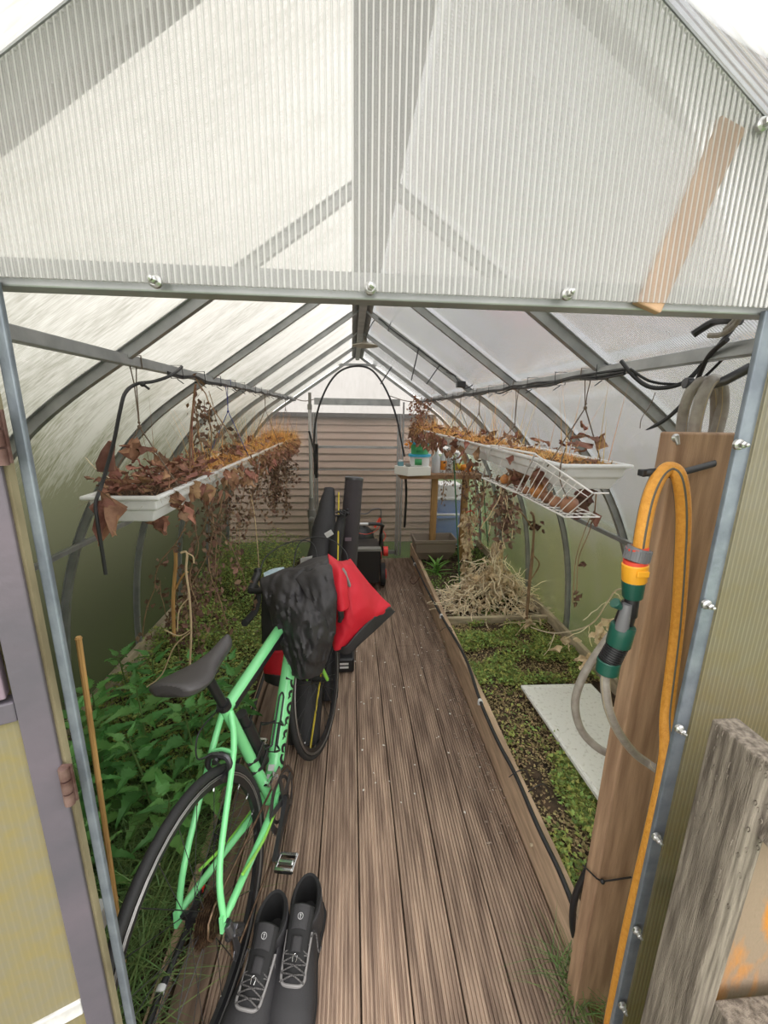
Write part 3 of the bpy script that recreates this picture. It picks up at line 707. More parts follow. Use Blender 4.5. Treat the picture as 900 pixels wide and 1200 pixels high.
# canes
def cane(pts, r_, m, label, name='plant_cane'):
    mb = MB(); o = thing(name, label, 'cane', pts[0]); 
    a, b = V(pts[0]), V(pts[-1]); Q = []; rs = []
    for i in range(7):
        for dt, k in ((-.004, 1), (0, 1.22), (.004, 1)):
            t = i/6+dt
            if 0 <= t <= 1: Q.append(a.lerp(b, t)); rs.append(r_*k)
    mb.tube(Q, rs, 8); mb.build('shaft', m, o)
    mb = MB(); d = (b-a).normalized(); mb.tube([b-d*.002, b+d*.004], [r_*1.05, r_*.9], 8); mb.build('tip', m, o)
cane([WY(539, 690, 3.0), WY(535, 620, 3.0), WY(532, 540, 3.0)], .0055, 'cane', 'green plant support cane, leftmost, in front of the shelf')
cane([WY(572, 640, 3.4), WY(569, 600, 3.4), WY(565, 556, 3.4)], .0055, 'cane', 'green plant support cane between shelf and basket')
cane([WY(581, 640, 3.3), WY(581, 600, 3.3), WY(580, 575, 3.3)], .005, 'cane', 'short green plant support cane rising above the fibrous heap')
b0 = W(141, 1085, 'Z', -.05); b0 = WY(139, 1082, .92); b1 = WY(92, 748, .92); bb = b0+(b0-b1)*.35
cane([bb, b0, b1], .0065, 'bamboo', 'tan bamboo cane standing beside the left door jamb', 'bamboo_cane')

# ================================================================== HANGING TRAYS
def planter(label, x0, x1, y0, y1, z0, z1, grp, roll=0):
    t = thing('hanging_trough', label, 'planter', ((x0+x1)/2, (y0+y1)/2, z0), grp)
    trough('trough', 'whiteplastic', t, x0, x1, y0, y1, z0, z1, .028, bevel=.004)
    mb = MB(); mb.box(x0+.008, x1-.008, y0+.008, y1-.008, z1-.02, z1-.008); mb.build('compost', 'soil', t, smooth=False)
    t.rotation_euler.y = roll; return t
LX0, LX1, LZ = -.695, -.515, 1.382; RX0, RX1, RZ = .605, .80, 1.472
lt = [(1.11, 1.62), (1.63, 2.33), (2.34, 3.08), (3.09, 3.85)]
rtt = [(1.13, 1.84), (1.85, 2.58), (2.59, 3.33), (3.34, 4.1)]
ordw = ['nearest', 'second', 'third', 'farthest']
for i, (a, b) in enumerate(lt): planter('white plastic trough under dead leaves, %s of the four in the left hanging row' % ordw[i], LX0, LX1, a, b, LZ-.078, LZ, 'hanging troughs')
for i, (a, b) in enumerate(rtt): planter('white plastic trough with dry moss, %s of the four in the right hanging row' % ordw[i], RX0, RX1, a, b, RZ-.078, RZ, 'hanging troughs')

def straw_mass(name, label, x0, x1, y0, y1, z, n, seed, m='straw', tall=.05, wild=0, leafm='dryleaf', leaves=40, hang=30, hx=None):
    r = random.Random(seed); t = thing(name, label, 'dead plants', ((x0+x1)/2, (y0+y1)/2, z))
    mb = MB()
    for i in range(n):
        p = V((r.uniform(x0, x1), r.uniform(y0, y1), z-.01)); d = V((r.uniform(-1, 1), r.uniform(-1, 1), r.uniform(.05, .9)))
        grass_blade(mb, p, d, r.uniform(.4, 1)*tall*2, r.uniform(.0015, .004), r.uniform(.1, .9), 3)
    for i in range(wild):
        p = V((r.uniform(x0, x1), r.uniform(y0, y1), z)); d = V((r.uniform(-.5, .5), r.uniform(-.4, .4), 1.2))
        grass_blade(mb, p, d, r.uniform(.12, .3), .002, r.uniform(0, .2), 4)
    mb.build('dry_stems', m, t)
    mb = MB()
    for i in range(leaves):
        p = V((r.uniform(x0-.02, x1+.02), r.uniform(y0, y1), z+r.uniform(0, .04))); l = r.uniform(.02, .052)
        dry_leaf(mb, p, V((r.uniform(-1, 1), r.uniform(-1, 1), r.uniform(-.1, .5))), V((0, 0, 1))+rdir(r)*.5, l, l*.7, r)
    for i in range(hang):
        x = hx+r.uniform(-.02, .02); p = V((x, r.uniform(y0, y1), z-r.uniform(-.01, .10))); l = r.uniform(.03, .062)
        dry_leaf(mb, p, V((r.uniform(-.4, .4), r.uniform(-.4, .4), -1)), V((-1 if hx > 0 else 1, -.5, 0))+rdir(r)*.4, l, l*.75, r)
    mb.build('withered_leaves', leafm, t, smooth=True)
    return t
# left
straw_mass('dead_strawberry_plants', 'curled brown leaves and stalks covering the nearest left trough', LX0+.01, LX1-.005, 1.13, 1.60, LZ, 900, 21, 'vine', .035, 8, 'dryleaf', 190, 5, LX1+.01)
straw_mass('dead_strawberry_plants', 'orange straw and brown leaves on the second left trough', LX0+.01, LX1-.005, 1.55, 2.3, LZ, 2600, 22, 'straw', .045, 60, 'dryleaf', 50, 40, LX1+.02)
straw_mass('dead_strawberry_plants', 'straw and hanging dark leaves on the third left trough', LX0+.01, LX1-.005, 2.3, 3.08, LZ, 2600, 23, 'straw', .06, 60, 'dryleaf', 40, 80, LX1+.02)
straw_mass('dead_strawberry_plants', 'bushy straw on the farthest left trough', LX0-.01, LX1+.02, 3.08, 3.85, LZ, 3200, 24, 'straw', .09, 80, 'dryleaf', 30, 110, LX1+.03)
# right
straw_mass('dead_strawberry_plants', 'orange mossy straw on the nearest right trough', RX0+.01, RX1-.01, 1.15, 1.83, RZ, 2400, 31, 'straw', .022, 30, 'dryleaf', 26, 3, RX0-.01)
straw_mass('dead_strawberry_plants', 'brown leaves lying along the second right trough', RX0+.01, RX1-.01, 1.85, 2.57, RZ, 2600, 32, 'straw', .04, 50, 'dryleaf', 40, 22, RX0-.03)
straw_mass('dead_strawberry_plants', 'dry straw and dark hanging leaves on the third right trough', RX0+.01, RX1-.01, 2.58, 3.32, RZ, 2400, 33, 'straw', .05, 50, 'dryleaf', 34, 70, RX0-.03)
straw_mass('dead_strawberry_plants', 'pinkish dry growth rising from the farthest right trough', RX0-.02, RX1, 3.33, 4.1, RZ, 1500, 34, 'straw', .08, 90, 'dryleaf', 60, 90, RX0-.03)
# big leaves on near left trough
def leafthing(label, specs, m='dryleaf', stem=None, group=None):
    t = thing('withered_leaf', label, 'dead leaf', specs[0][0]); mb = MB()
    for p, d, n, L, w, sd in specs: dry_leaf(mb, p, d, n, L, w, random.Random(sd), .7)
    mb.build('blade', m, t)
    if stem: mb = MB(); mb.tube(smooth_path(stem, 4), .002, 5); mb.build('stalk', m, t)
leafthing('large pleated brown leaf drooping over the near end of the left trough', [(WY(118, 578, .97), (-.1, -.1, -1), (0, -1, 0), .11, .08, 1), (WY(122, 578, .97), (.25, 0, -1), (0, -1, .1), .10, .06, 2)])
mb = MB(); q0 = WY(125, 552, 1.05); mb.tube([q0, WY(124, 545, 1.05), WY(127, 530, 1.05), WY(131, 518, 1.05)], [.018, .020, .013, .008], 9); mb.v = [tuple(V(p)+NV(V(p), 60)*.004) for p in mb.v]
tag(mb.build('rolled_leaf', 'dryleaf'), 'rolled brown leaf wrapped around the black hose by the left trough', 'dead leaf')
leafthing('curled dark brown leaf standing up beneath the nearest left string', [(WY(158, 540, 1.15), (.1, 0, 1), (0, -1, .3), .06, .06, 3), (WY(158, 524, 1.15), (.8, 0, .1), (0, -.3, 1), .05, .04, 4), (WY(158, 524, 1.15), (-.8, 0, -.1), (0, -.3, 1), .04, .03, 5)])
for i, (u, v, y, sd, lab) in enumerate(((198, 590, 1.2, 6, 'dark withered leaf hanging below the left trough seam'), (222, 580, 1.35, 7, 'crumpled maroon leaf hanging off the left trough'), (185, 620, 1.22, 8, 'dark curled leaf dangling lowest under the left trough'), (216, 605, 1.35, 9, 'brown leaf dangling beneath the second left trough'), (240, 585, 1.5, 10, 'brown leaf cluster hanging by the second left trough'))):
    p = WY(u, v-16, y); leafthing(lab, [(p, (.1, 0, -1), (0, -1, 0), .07, .07, sd), (p, (-.4, 0, -1), (0, -1, .2), .06, .05, sd+20), (p, (.5, 0, -1), (0, -1, .2), .06, .05, sd+40)], 'dryleaf', [p, p+V((0, .02, .06))])
leafthing('layered dark brown leaf standing above the nearest right trough', [(WY(694, 522, 1.25), (-1, -.2, .1), (0, -.2, 1), .10, .05, 11), (WY(690, 512, 1.25), (.5, 0, .1), (0, -.2, 1), .05, .045, 12), (WY(690, 512, 1.25), (-.8, 0, .1), (0, -.3, 1), .06, .04, 13), (WY(700, 528, 1.25), (.2, 0, .6), (0, -1, 1), .06, .05, 14), (WY(688, 502, 1.25), (-.4, 0, .1), (0, -.3, 1), .035, .04, 15)])
leafthing('dark crumpled leaf under the end of the nearest right trough', [(WY(690, 578, 1.2), (-.3, 0, -1), (0, -1, 0), .06, .06, 16), (WY(700, 574, 1.2), (-1, 0, -.2), (0, -1, .3), .08, .05, 17), (WY(690, 586, 1.2), (-.5, 0, -1), (0, -1, .3), .07, .05, 18)], 'drydark')
leafthing('small brown leaf hanging on thin stalks below the right trough', [(WY(697, 600, 1.2), (.3, 0, -1), (0, -1, 0), .05, .03, 19), (WY(697, 600, 1.2), (-.1, 0, -1), (0, -1, 0), .045, .02, 20)], 'dryleaf', [WY(699, 575, 1.2), WY(697, 600, 1.2)])
tv = thing('hanging_stalk', 'long thin dry stalks with tiny leaves dangling by the right wall', 'dead plant', WY(697, 600, 1.22)); mb = MB()
mb.tube(smooth_path([WY(u, v, 1.22) for u, v in ((696, 602), (690, 625), (678, 655), (676, 690), (674, 712))], 4), .0016, 5)
mb.tube(smooth_path([WY(u, v, 1.22) for u, v in ((694, 602), (686, 620), (675, 655), (672, 690), (671, 706))], 4), .0014, 5); mb.build('stalks', 'vine', tv)
mb = MB()
for u, v in ((683, 657), (687, 662), (672, 700), (676, 706), (682, 696), (678, 693)): dry_leaf(mb, WY(u, v, 1.21), rdir()+V((0, 0, -.6)), (0, -1, 0), .025, .02)
mb.build('leaves', 'drydark', tv)

# strings of the troughs
def hanger(u0, v0, uk, vk, ends, X, label, m='twine', r_=.002):
    top = W(u0, v0, 'X', X); y = top.y
    top = V((X, y, 1.73)); kn = V((X+.0, y-.005, W(uk, vk, 'Y', y).z))
    t = thing('trough_hanger', label, 'string', top, 'strings holding the troughs'); mb = MB()
    for d in (-.02, .02): mb.tube([top+V((0, d, 0)), top+V((0, d*.3, -.06)), kn], r_*.8, 5)
    mb.tube([top+V((-.016, .015, -.018)), top+V((-.016, .015, .016)), top+V((.016, .015, .016)), top+V((.016, .015, -.018))], r_, 5, closed=True)
    for e in ends: mb.tube([kn, V(e)], r_, 5)
    mb.build('string', m, t); mb = MB(); mb.sphere(kn, .006, 8, 6); mb.sphere(kn+V((0, 0, .012)), .004, 8, 6); mb.build('knot', m, t)
    return t
hl = ['nearest the door', 'second from the door', 'third from the door', 'farthest from the door']
for i, (u, v, uk, vk) in enumerate(((155, 420, 155, 500), (265, 445, 264, 482), (310, 458, 310, 480), (334, 462, 334, 480))):
    y = W(u, v, 'X', -.59).y; hanger(u, v, uk, vk, [(LX0, y-.02, LZ), (LX1, y+.03, LZ)], -.59, 'dark string over the left purlin holding the troughs, %s' % hl[i], 'bluetwine' if i == 1 else 'twine')
for i, (u, v, uk, vk) in enumerate(((690, 437, 686, 478), (607, 450, 607, 500), (563, 458, 563, 485), (540, 465, 541, 480))):
    y = W(u, v, 'X', .708).y; hanger(u, v, uk, vk, [(RX0-.004, y-.02, RZ-.02), (RX1, y+.03, RZ)], .708, 'dark string over the right purlin holding the troughs, %s' % hl[i])
mb = MB(); y = 1.2; mb.tube(smooth_path([W(663, 525, 'X', .60), W(657, 545, 'X', .593), W(657, 565, 'X', .595), W(666, 585, 'X', .62)], 5), .0018, 5)
tag(mb.build('trough_string', 'twine'), 'dark string looped under the front of the nearest right trough', 'string')

# vine tangles hanging from the left row
def tangle(name, label, cx, cy, z1, z0, rx, ry, n, seed, bits=300, m='vine', bm='vinebits', th=.002):
    r = random.Random(seed); t = thing(name, label, 'dead vine', (cx, cy, z0)); mb = MB(); lf = MB()
    for i in range(n):
        p = V((cx+r.uniform(-rx, rx), cy+r.uniform(-ry, ry), z1-r.random()*.1)); L = (z1-z0)*r.uniform(.5, 1.15)
        pts = wander(p, (r.uniform(-.2, .2), r.uniform(-.2, .2), -1), L, 9, r, .9, .15); pts = [V((q.x, q.y, max(q.z, -.0))) for q in pts]
        mb.tube(smooth_path(pts, 2), r.uniform(.6, 1.4)*th, 4, caps=False)
        for k in range(bits//n):
            q = r.choice(pts)+rdir(r)*.025; l = r.uniform(.012, .035); small_leaf(lf, q, rdir(r)+V((0, 0, -.8)), rdir(r), l, l*.7)
    mb.build('vines', m, t); lf.build('withered_leaves', bm, t, smooth=False)
tangle('dead_tomato_vine', 'brown tangled tomato vine hanging below the second left trough', -.62, 1.75, 1.30, .62, .08, .18, 11, 41, 600)
tangle('dead_tomato_vine', 'brown tangled vine hanging below the third left trough', -.60, 2.5, 1.36, .85, .07, .25, 9, 42, 420)
tangle('dead_tomato_vine', 'dense brown vine curtain below the far end of the left row', -.55, 3.35, 1.36, .86, .08, .30, 16, 43, 1200)
tangle('dead_tomato_vine', 'dark twiggy vine mass standing in the left bed by the wall', -.86, 1.95, .85, .30, .10, .10, 9, 44, 380)
tangle('dead_tomato_vine', 'thin brown vine hanging beneath the middle of the right row', .66, 2.1, 1.36, .98, .04, .35, 5, 45, 160)
tangle('dead_tomato_vine', 'thin brown vine hanging by the shelf at the far right', .78, 3.3, 1.36, .95, .05, .2, 5, 46, 160)
tangle('dead_tomato_vine', 'wispy dry vine climbing above the second left trough', -.60, 1.75, 1.72, 1.38, .04, .22, 7, 47, 140)
tangle('dead_tomato_vine', 'pinkish dry vine climbing to the purlin above the far right trough', .62, 3.75, 1.78, 1.45, .07, .2, 10, 48, 420, 'vine', 'dryleaf')
tangle('dead_tomato_vine', 'dark curling dry plant hanging under the wire basket', .63, 1.65, 1.36, 1.12, .02, .08, 8, 49, 300, 'vinepale', 'vinebits')
def stalk(pts, r_, m, label, br=()):
    t = thing('bare_stalk', label, 'dead plant', pts[0]); mb = MB(); mb.tube(smooth_path(pts, 4), r_, 6)
    for b in br: mb.tube(smooth_path(b, 4), r_*.6, 5)
    mb.build('stalk', m, t)
stalk([WY(u, v, 1.7) for u, v in ((204, 745), (203, 700), (206, 660), (205, 640))], .008, 'bamboo', 'thick tan stub stalk standing in the left bed', [[WY(206, 690, 1.7), WY(214, 675, 1.7), WY(220, 670, 1.7)]])
stalk([WY(u, v, 1.55) for u, v in ((222, 790), (224, 740), (222, 700), (218, 670), (219, 648), (212, 648))], .0045, 'vinepale', 'pale forked bare stalk hanging above the saddle',
      [[WY(222, 700, 1.55), WY(210, 715, 1.55), WY(208, 740, 1.55)], [WY(219, 648, 1.55), WY(226, 652, 1.55), WY(227, 660, 1.55)], [WY(223, 738, 1.55), WY(210, 745, 1.55), WY(193, 738, 1.55)], [WY(224, 740, 1.55), WY(204, 758, 1.55), WY(190, 790, 1.55), WY(172, 805, 1.55)]])
stalk([WY(u, v, 1.5) for u, v in ((222, 545), (223, 510), (226, 480), (229, 450))], .004, 'dryleaf', 'reddish upright stalk rising from the second left trough to the purlin', [[WY(226, 545, 1.52), WY(225, 500, 1.52), WY(228, 455, 1.52)]])
stalk([WY(u, v, 2.3) for u, v in ((288, 560), (296, 590), (300, 620), (303, 660), (304, 690))], .003, 'vinepale', 'thin pale stalk dangling onto the left handlebar')
stalk([WY(u, v, 1.05) for u, v in ((100, 536), (112, 549), (122, 556), (128, 560))], .0015, 'strawpale', 'pale curved straw poking left from the nearest left trough')

# black hose loop on the left trough
lh = thing('hose_tail', 'black hose arching from the left purlin down past the near trough', 'hose', WY(205, 436, 1.15)); mb = MB()
mb.tube(smooth_path([WY(u, v, y) for u, v, y in ((213, 430, 1.22), (200, 440, 1.15), (180, 447, 1.12), (160, 450, 1.1), (147, 460, 1.06), (141, 480, 1.04), (134, 515, 1.03), (126, 545, 1.02), (118, 572, 1.0), (112, 590, .965), (114, 610, .955), (118, 635, .955), (124, 673, .955))], 5), .0042, 8); mb.build('hose', 'blackcable', lh)
mb = MB(); p = WY(167, 450, 1.1); mb.sphere(p, .007, 8, 6); mb.tube([p, p+V((.015, 0, -.012))], .003, 6); mb.build('cable_tie', 'blackcable', lh)

# drip lines along the purlins
for sx, lab in ((-1, 'thin black drip line tied along the left purlin'), (1, 'bundle of black cables tied along the right purlin')):
    X = XC+sx*.648; y0, y1 = (1.4, 4.4) if sx < 0 else (1.05, 4.4); t = thing('purlin_cable', lab, 'cable', (X, y0, 1.73)); mb = MB()
    for k in range(2 if sx < 0 else 3):
        pts = [V((X+(-sx)*.015+.008*noise.noise(V((i*.9, k*5, 1))), y0+(y1-y0)*i/26, 1.712+.016*noise.noise(V((i*.8, k*9, 4)))+.006*k)) for i in range(27)]
        mb.tube(smooth_path(pts, 3), .0035, 6)
    mb.build('cable', 'blackcable', t)
    for k in range(14):
        y = y0+(y1-y0)*(k+.5)/14+.03*sin(k*3); mb = MB(); a, b = .019, .021; mb.tube([(X-a, y, 1.728-b), (X+a, y+.004, 1.728-b), (X+a, y, 1.728+b), (X-a, y+.004, 1.728+b)], .0018, 5, closed=True)
        mb.tube([(X, y, 1.705), (X-sx*.02, y+.01*sin(k*7), 1.69)], .0015, 4); mb.build('cable_tie', 'blackcable', t)

# wire basket with onions
bk_ = thing('wire_basket', 'white wire basket hooked below the nearest right trough', 'basket', (.6, 1.4, 1.33))
Ap, Bp, Cp, Dp, Ep, Fp = [W(u, v, 'X', .588) for u, v in ((565, 560), (576, 522), (627, 532), (605, 577), (662, 606), (695, 578))]
off_ = V((.10, 0, 0))
mb = MB(); mb.tube([Ap, Bp, Cp, Dp], .0042, 8, closed=True); mb.tube([Dp, Ep, Fp, Cp], .0026, 8, closed=True)
mb.tube([q+off_ for q in (Ap, Bp-V((0, 0, .07)), Cp-V((0, 0, .07)), Dp)], .0022, 6, closed=True); mb.tube([Dp+off_, Ep+off_], .0022, 6)
for q in (Ap, Bp, Dp, Ep): mb.tube([q, q+off_-(V((0, 0, .07)) if q is Bp else V())], .0022, 6)
mb.tube([Fp, Fp+off_*.4+V((0, 0, .0))], .0022, 6)
mb.build('frame', 'whitewire', bk_)
mb = MB()
for i in range(1, 9): t_ = i/9; a = Dp.lerp(Ep, t_); b = Cp.lerp(Fp, t_); mb.tube([b, a, a+off_], .0015, 5)
for i in range(1, 5): t_ = i/5; a = Ap.lerp(Dp, t_); b = Bp.lerp(Cp, t_); mb.tube([b, a] if i in (2,) else [a, a], .0013, 5); mb.tube([a, a+off_], .0015, 5)
for t_ in (.25, .5, .75): mb.tube([Ap+off_*t_, Ep+off_*t_], .0013, 5)
mb.tube([Cp.lerp(Dp, .15), Fp.lerp(Ep, .15)], .0013, 5)
mb.build('wires', 'whitewire', bk_)
def onion(u, v, y, r_, m, label):
    p = WY(u, v, y); p.x = max(p.x, .605+r_*.9); p.z = 1.331+r_*.86
    t = thing('onion', label, 'onion', p, 'onions in the wire basket'); mb = MB(); rot = Euler((rnd.uniform(-1, 1), rnd.uniform(-1, 1), 0)).to_matrix()
    mb.lathe([(0, -r_*.86), (r_*.35, -r_*.82), (r_*.8, -r_*.5), (r_, 0), (r_*.85, r_*.45), (r_*.45, r_*.8), (r_*.15, r_*1.0)], p, rot @ V((0, 0, 1)), 14); mb.build('bulb', m, t)
    mb = MB(); ax = rot @ V((0, 0, 1)); mb.tube([p+ax*r_*.9, p+ax*r_*1.25], [r_*.17, r_*.05], 7); mb.build('neck', 'strawpale', t)
onion(584, 564, 1.62, .022, 'onion', 'small orange onion, at the far open end of the wire basket')
onion(612, 573, 1.40, .016, 'onionbrown', 'small brown onion between the basket rail and the biggest onion')
onion(625, 576, 1.33, .030, 'onion', 'largest golden onion in the middle of the wire basket')
onion(641, 585, 1.25, .022, 'onionbrown', 'pinkish onion just right of the largest golden one')
onion(650, 590, 1.19, .020, 'onionbrown', 'smaller brown onion between pinkish and dark ones')
onion(665, 592, 1.12, .027, 'onionbrown', 'dark brown onion near the closed end of the basket')
mb = MB(); crumple(mb, V((.66, 1.58, 1.36)), .05, 26, random.Random(77), (.03, .07), .4); tag(mb.build('papery_foliage', 'dryleaf'), 'brown papery plant tops crumpled in the far half of the wire basket', 'dead plants')
mb = MB(); crumple(mb, V((.62, 1.30, 1.44)), .03, 9, random.Random(78), (.05, .08), 1.2); tag(mb.build('papery_foliage', 'dryleaf'), 'brown curled leaves drooping behind the middle of the wire basket', 'dead plants')

# ================================================================== POST, HOSES, CONNECTORS
ps = thing('wooden_post', 'brown timber post inside the doorway at the right carrying the hoses', 'post', (.69, .775, -.1))
mb = MB(); mb.box(.618, .775, .75, .797, -.1, 1.578); mb.build('timber', 'post', ps, smooth=False, bevel=.004)
p = WY(790, 513, .745); mb = MB(); mb.lathe([(0, 0), (.007, .001), (.008, .004), (.005, .008), (0, .009)], p, (0, -1, 0), 12); mb.tube([p+V((0, -.006, 0)), p+V((.001, -.012, -.012))], [.005, .003], 8); mb.build('screw_hook', 'bolt', ps)
ct = thing('cable_tie', 'thick black strap around the post top holding the yellow hose', 'strap', WY(790, 552, .72)); mb = MB()
mb.tube(smooth_path([WY(752, 555, .70), WY(768, 553, .69), WY(785, 556, .70), WY(805, 552, .715), WY(838, 543, .745)], 5), .0065, 8, flat=.45); mb.build('strap', 'blackcable', ct)
p = WY(757, 554, .70); mb = MB(); mb.bar(p-V((.012, 0, 0)), p+V((.012, 0, 0)), .014, .012); mb.build('buckle', 'blackcable', ct, smooth=False, bevel=.002)
ct = thing('string_tie', 'thin black string around the lower part of the wooden post', 'string', WY(706, 1033, .745)); mb = MB()
mb.tube([V((.612, .80, WY(694, 1018, .79).z)), V((.614, .746, WY(704, 1030, .745).z)), WY(706, 1033, .744), WY(740, 1028, .744)], .0022, 6); mb.build('string', 'blackcable', ct); mb = MB(); mb.sphere(WY(706, 1033, .742), .006, 8, 6); mb.build('knot', 'blackcable', ct)

def hose(pts, r_, m, stripe, par, name='hose', side=V((-.3, -1, 0)), n=12, soff=None):
    P_ = smooth_path(pts, 7); mb = MB(); mb.tube(P_, r_, n); o = mb.build(name, m, par)
    if stripe:
        for so in (soff or (0,)):
            Q = []
            for i, p in enumerate(P_):
                t = (P_[min(i+1, len(P_)-1)]-P_[max(i-1, 0)]).normalized(); e = (EYE*0+side); e = e-t*e.dot(t); e.normalize(); f = t.cross(e)
                Q.append(p+(e*cos(so)+f*sin(so))*r_*.93)
            mb = MB(); mb.tube(Q, r_*(.16 if stripe == 'hosestripe' else .09), 6); mb.build('stripe', stripe, o)
    return o
yh = thing('yellow_hose', 'yellow braided garden hose with black stripes looped over the post', 'hose', WY(785, 552, .70))
Yh = .70
HP = [WY(u, v, y) for u, v, y in ((750, 648, .66), (754, 620, .66), (762, 583, .67), (773, 558, .685), (785, 549, .692), (796, 560, .685), (801, 600, .69), (799, 660, .70), (794, 730, .71), (787, 790, .70), (781, 840, .68), (780, 890, .63), (768, 955, .59), (752, 1024, .575), (737, 1090, .572), (719, 1180, .57), (713, 1215, .57))]
hose(HP, .0125, 'yhose', 'hosestripe', yh, soff=(0, 2.1, 4.2))
cn = thing('hose_connector', 'hose coupling with grey nut, orange collar and dark green tap', 'hose fitting', WY(748, 660, .66))
def seg(u0, v0, u1, v1, y, r0, r1, m, name, n=20, lab=None, ribs=0, y2=None):
    a = WY(u0, v0, y); b = WY(u1, v1, y2 or y); mb = MB(); d = (b-a); L = d.length
    pr = [(0, 0), (r0*.94, 0), (r0, L*.06)]
    if ribs:
        for i in range(ribs): t_ = .06+.88*(i+.5)/ribs; rr = r0+(r1-r0)*t_; pr += [(rr*.9, L*(t_-.3/ribs)), (rr, L*(t_-.12/ribs)), (rr, L*(t_+.12/ribs)), (rr*.9, L*(t_+.3/ribs))]
    pr += [(r1, L*.94), (r1*.94, L), (0, L)]
    mb.lathe(pr, a, d, n); o = mb.build(name, m, cn, angle=30)
    if lab: plabel(o, lab)
    return o
Yc = .66
seg(750, 642, 744, 657, Yc, .0205, .0205, 'cgrey', 'grip_nut', 20, 'grey hose nut')
mb = MB(); a = WY(749, 642, Yc); d = WY(745, 657, Yc)-a; ax = d.normalized(); e0 = ax.orthogonal().normalized(); e1 = ax.cross(e0)
for k in range(16): q = (e0*cos(k*pi/8)+e1*sin(k*pi/8))*.0205; mb.bar(a+q+d*.1, a+q+d*.9, .003, .003, q)
mb.build('grip_ribs', 'cgrey', cn, smooth=False)
seg(747, 641, 747, 645, Yc, .018, .018, 'cred', 'washer', 20, 'red sealing ring'); seg(745, 656, 744.5, 661, Yc, .0200, .0200, 'cred', 'washer', 20, 'red sealing ring')
seg(744.5, 660, 743, 681, Yc, .0220, .0205, 'cyellow', 'quick_collar', 20, 'orange quick-release collar')
mb = MB(); p = WY(744, 668, Yc)-V((0, .021, 0)); mb.bar(p-V((.011, 0, 0)), p+V((.011, 0, 0)), .006, .012); mb.build('release_pad', 'cyellow', cn, smooth=False, bevel=.002)
seg(742.5, 680, 741, 700, Yc, .0195, .0170, 'cgreen', 'coupling', 20, 'dark green coupling', 0)
seg(741, 698, 738, 722, Yc, .0125, .0125, 'black', 'neck', 16)
seg(739, 706, 729, 735, Yc+.008, .015, .017, 'black', 'splitter_body', 16, None)
seg(735, 708, 728, 738, Yc-.008, .0085, .012, 'cgrey', 'splitter_arm', 14, 'grey branch of the splitter')
seg(727, 712, 720, 706, Yc-.004, .006, .010, 'cgreen', 'tap_lever', 12, 'green tap lever')
seg(731, 732, 724, 756, Yc, .0215, .0215, 'cgreen', 'coupling', 20, 'dark green sleeve')
seg(726, 752, 713, 788-12, Yc, .019, .0205, 'black', 'ribbed_grip', 24, 'black ribbed grip', 9)
seg(714, 773, 711, 788, Yc, .021, .020, 'cgreen', 'end_nut', 20, 'dark green end nut')
gh = thing('grey_hose', 'grey hose with fine yellow line hanging from the green fitting across the post', 'hose', WY(712, 786, .66))
hose([WY(u, v, y) for u, v, y in ((711, 784, .66), (709, 800, .66), (713, 830, .66), (725, 858, .67), (743, 882, .69), (760, 895, .69), (775, 905, .66))], .0088, 'ghose', 'yline', gh, soff=(.9, -1.2))
gh = thing('grey_hose', 'grey hose hanging behind the fitting and looping behind the post', 'hose', WY(690, 800, .85))
hose([WY(u, v, y) for u, v, y in ((748, 660, .83), (740, 700, .84), (722, 735, .85), (700, 765, .86), (682, 795, .86), (674, 825, .86), (681, 855, .86), (700, 876, .85), (722, 886, .84), (740, 888, .83))], .0098, 'ghose', 'yline', gh, soff=(2.6,))
gh = thing('grey_hose', 'coil of grey hose draped over the black pipe behind the post top', 'hose', WY(830, 450, .82))
hose([WY(u, v, y) for u, v, y in ((797, 520, .84), (799, 497, .84), (803, 475, .83), (812, 455, .82), (826, 447, .82), (838, 460, .84), (838, 497, .86), (832, 520, .86))], .0105, 'ghose', 'yline', gh, soff=(.5,))
hose([WY(u, v, y) for u, v, y in ((812, 520, .80), (815, 495, .80), (823, 465, .80), (834, 446, .81), (845, 452, .83), (846, 480, .84), (836, 520, .84))], .012, 'ghose', 'yline', gh, soff=(.5,))
mb = MB(); mb.tube([WY(803, 449, .83), WY(830, 452, .82), WY(850, 446, .80), WY(880, 430, .78)], .0095, 10); mb.lathe([(0, 0), (.011, 0), (.011, .012), (0, .012)], WY(803, 449, .83), (1, -.05, 0), 12)
tag(mb.build('support_pipe', 'darkmetal'), 'dark pipe stub carrying the grey hose above the post', 'pipe')
# cables, top right
tc_ = thing('loose_cable', 'thick black cable drooping from the right purlin to the jamb', 'cable', WY(735, 425, .9)); mb = MB()
mb.tube(smooth_path([WY(u, v, y) for u, v, y in ((728, 423, .98), (742, 440, .95), (760, 453, .92), (782, 454, .90), (805, 446, .88), (826, 424, .86), (845, 402, .80), (858, 385, .74))], 6), .0048, 8); mb.build('cable', 'blackcable', tc_)
tc_ = thing('loose_cable', 'thin black cable running below the thick one behind the post top', 'cable', WY(740, 430, .92)); mb = MB()
mb.tube(smooth_path([WY(u, v, y) for u, v, y in ((738, 432, .95), (760, 446, .93), (785, 450, .91), (815, 448, .88), (838, 430, .85), (862, 403, .78))], 6), .0030, 8); mb.build('cable', 'blackcable', tc_)
tc_ = thing('loose_cable', 'black cable with cut pointed end reaching down to the left of the post', 'cable', WY(757, 504, .92)); mb = MB()
P_ = smooth_path([WY(u, v, y) for u, v, y in ((852, 398, .74), (830, 418, .80), (815, 450, .86), (800, 473, .90), (778, 493, .93), (757, 504, .95))], 6); mb.tube(P_, [.0045]*(len(P_)-4)+[.004, .003, .002, .001], 8); mb.build('cable', 'blackcable', tc_)
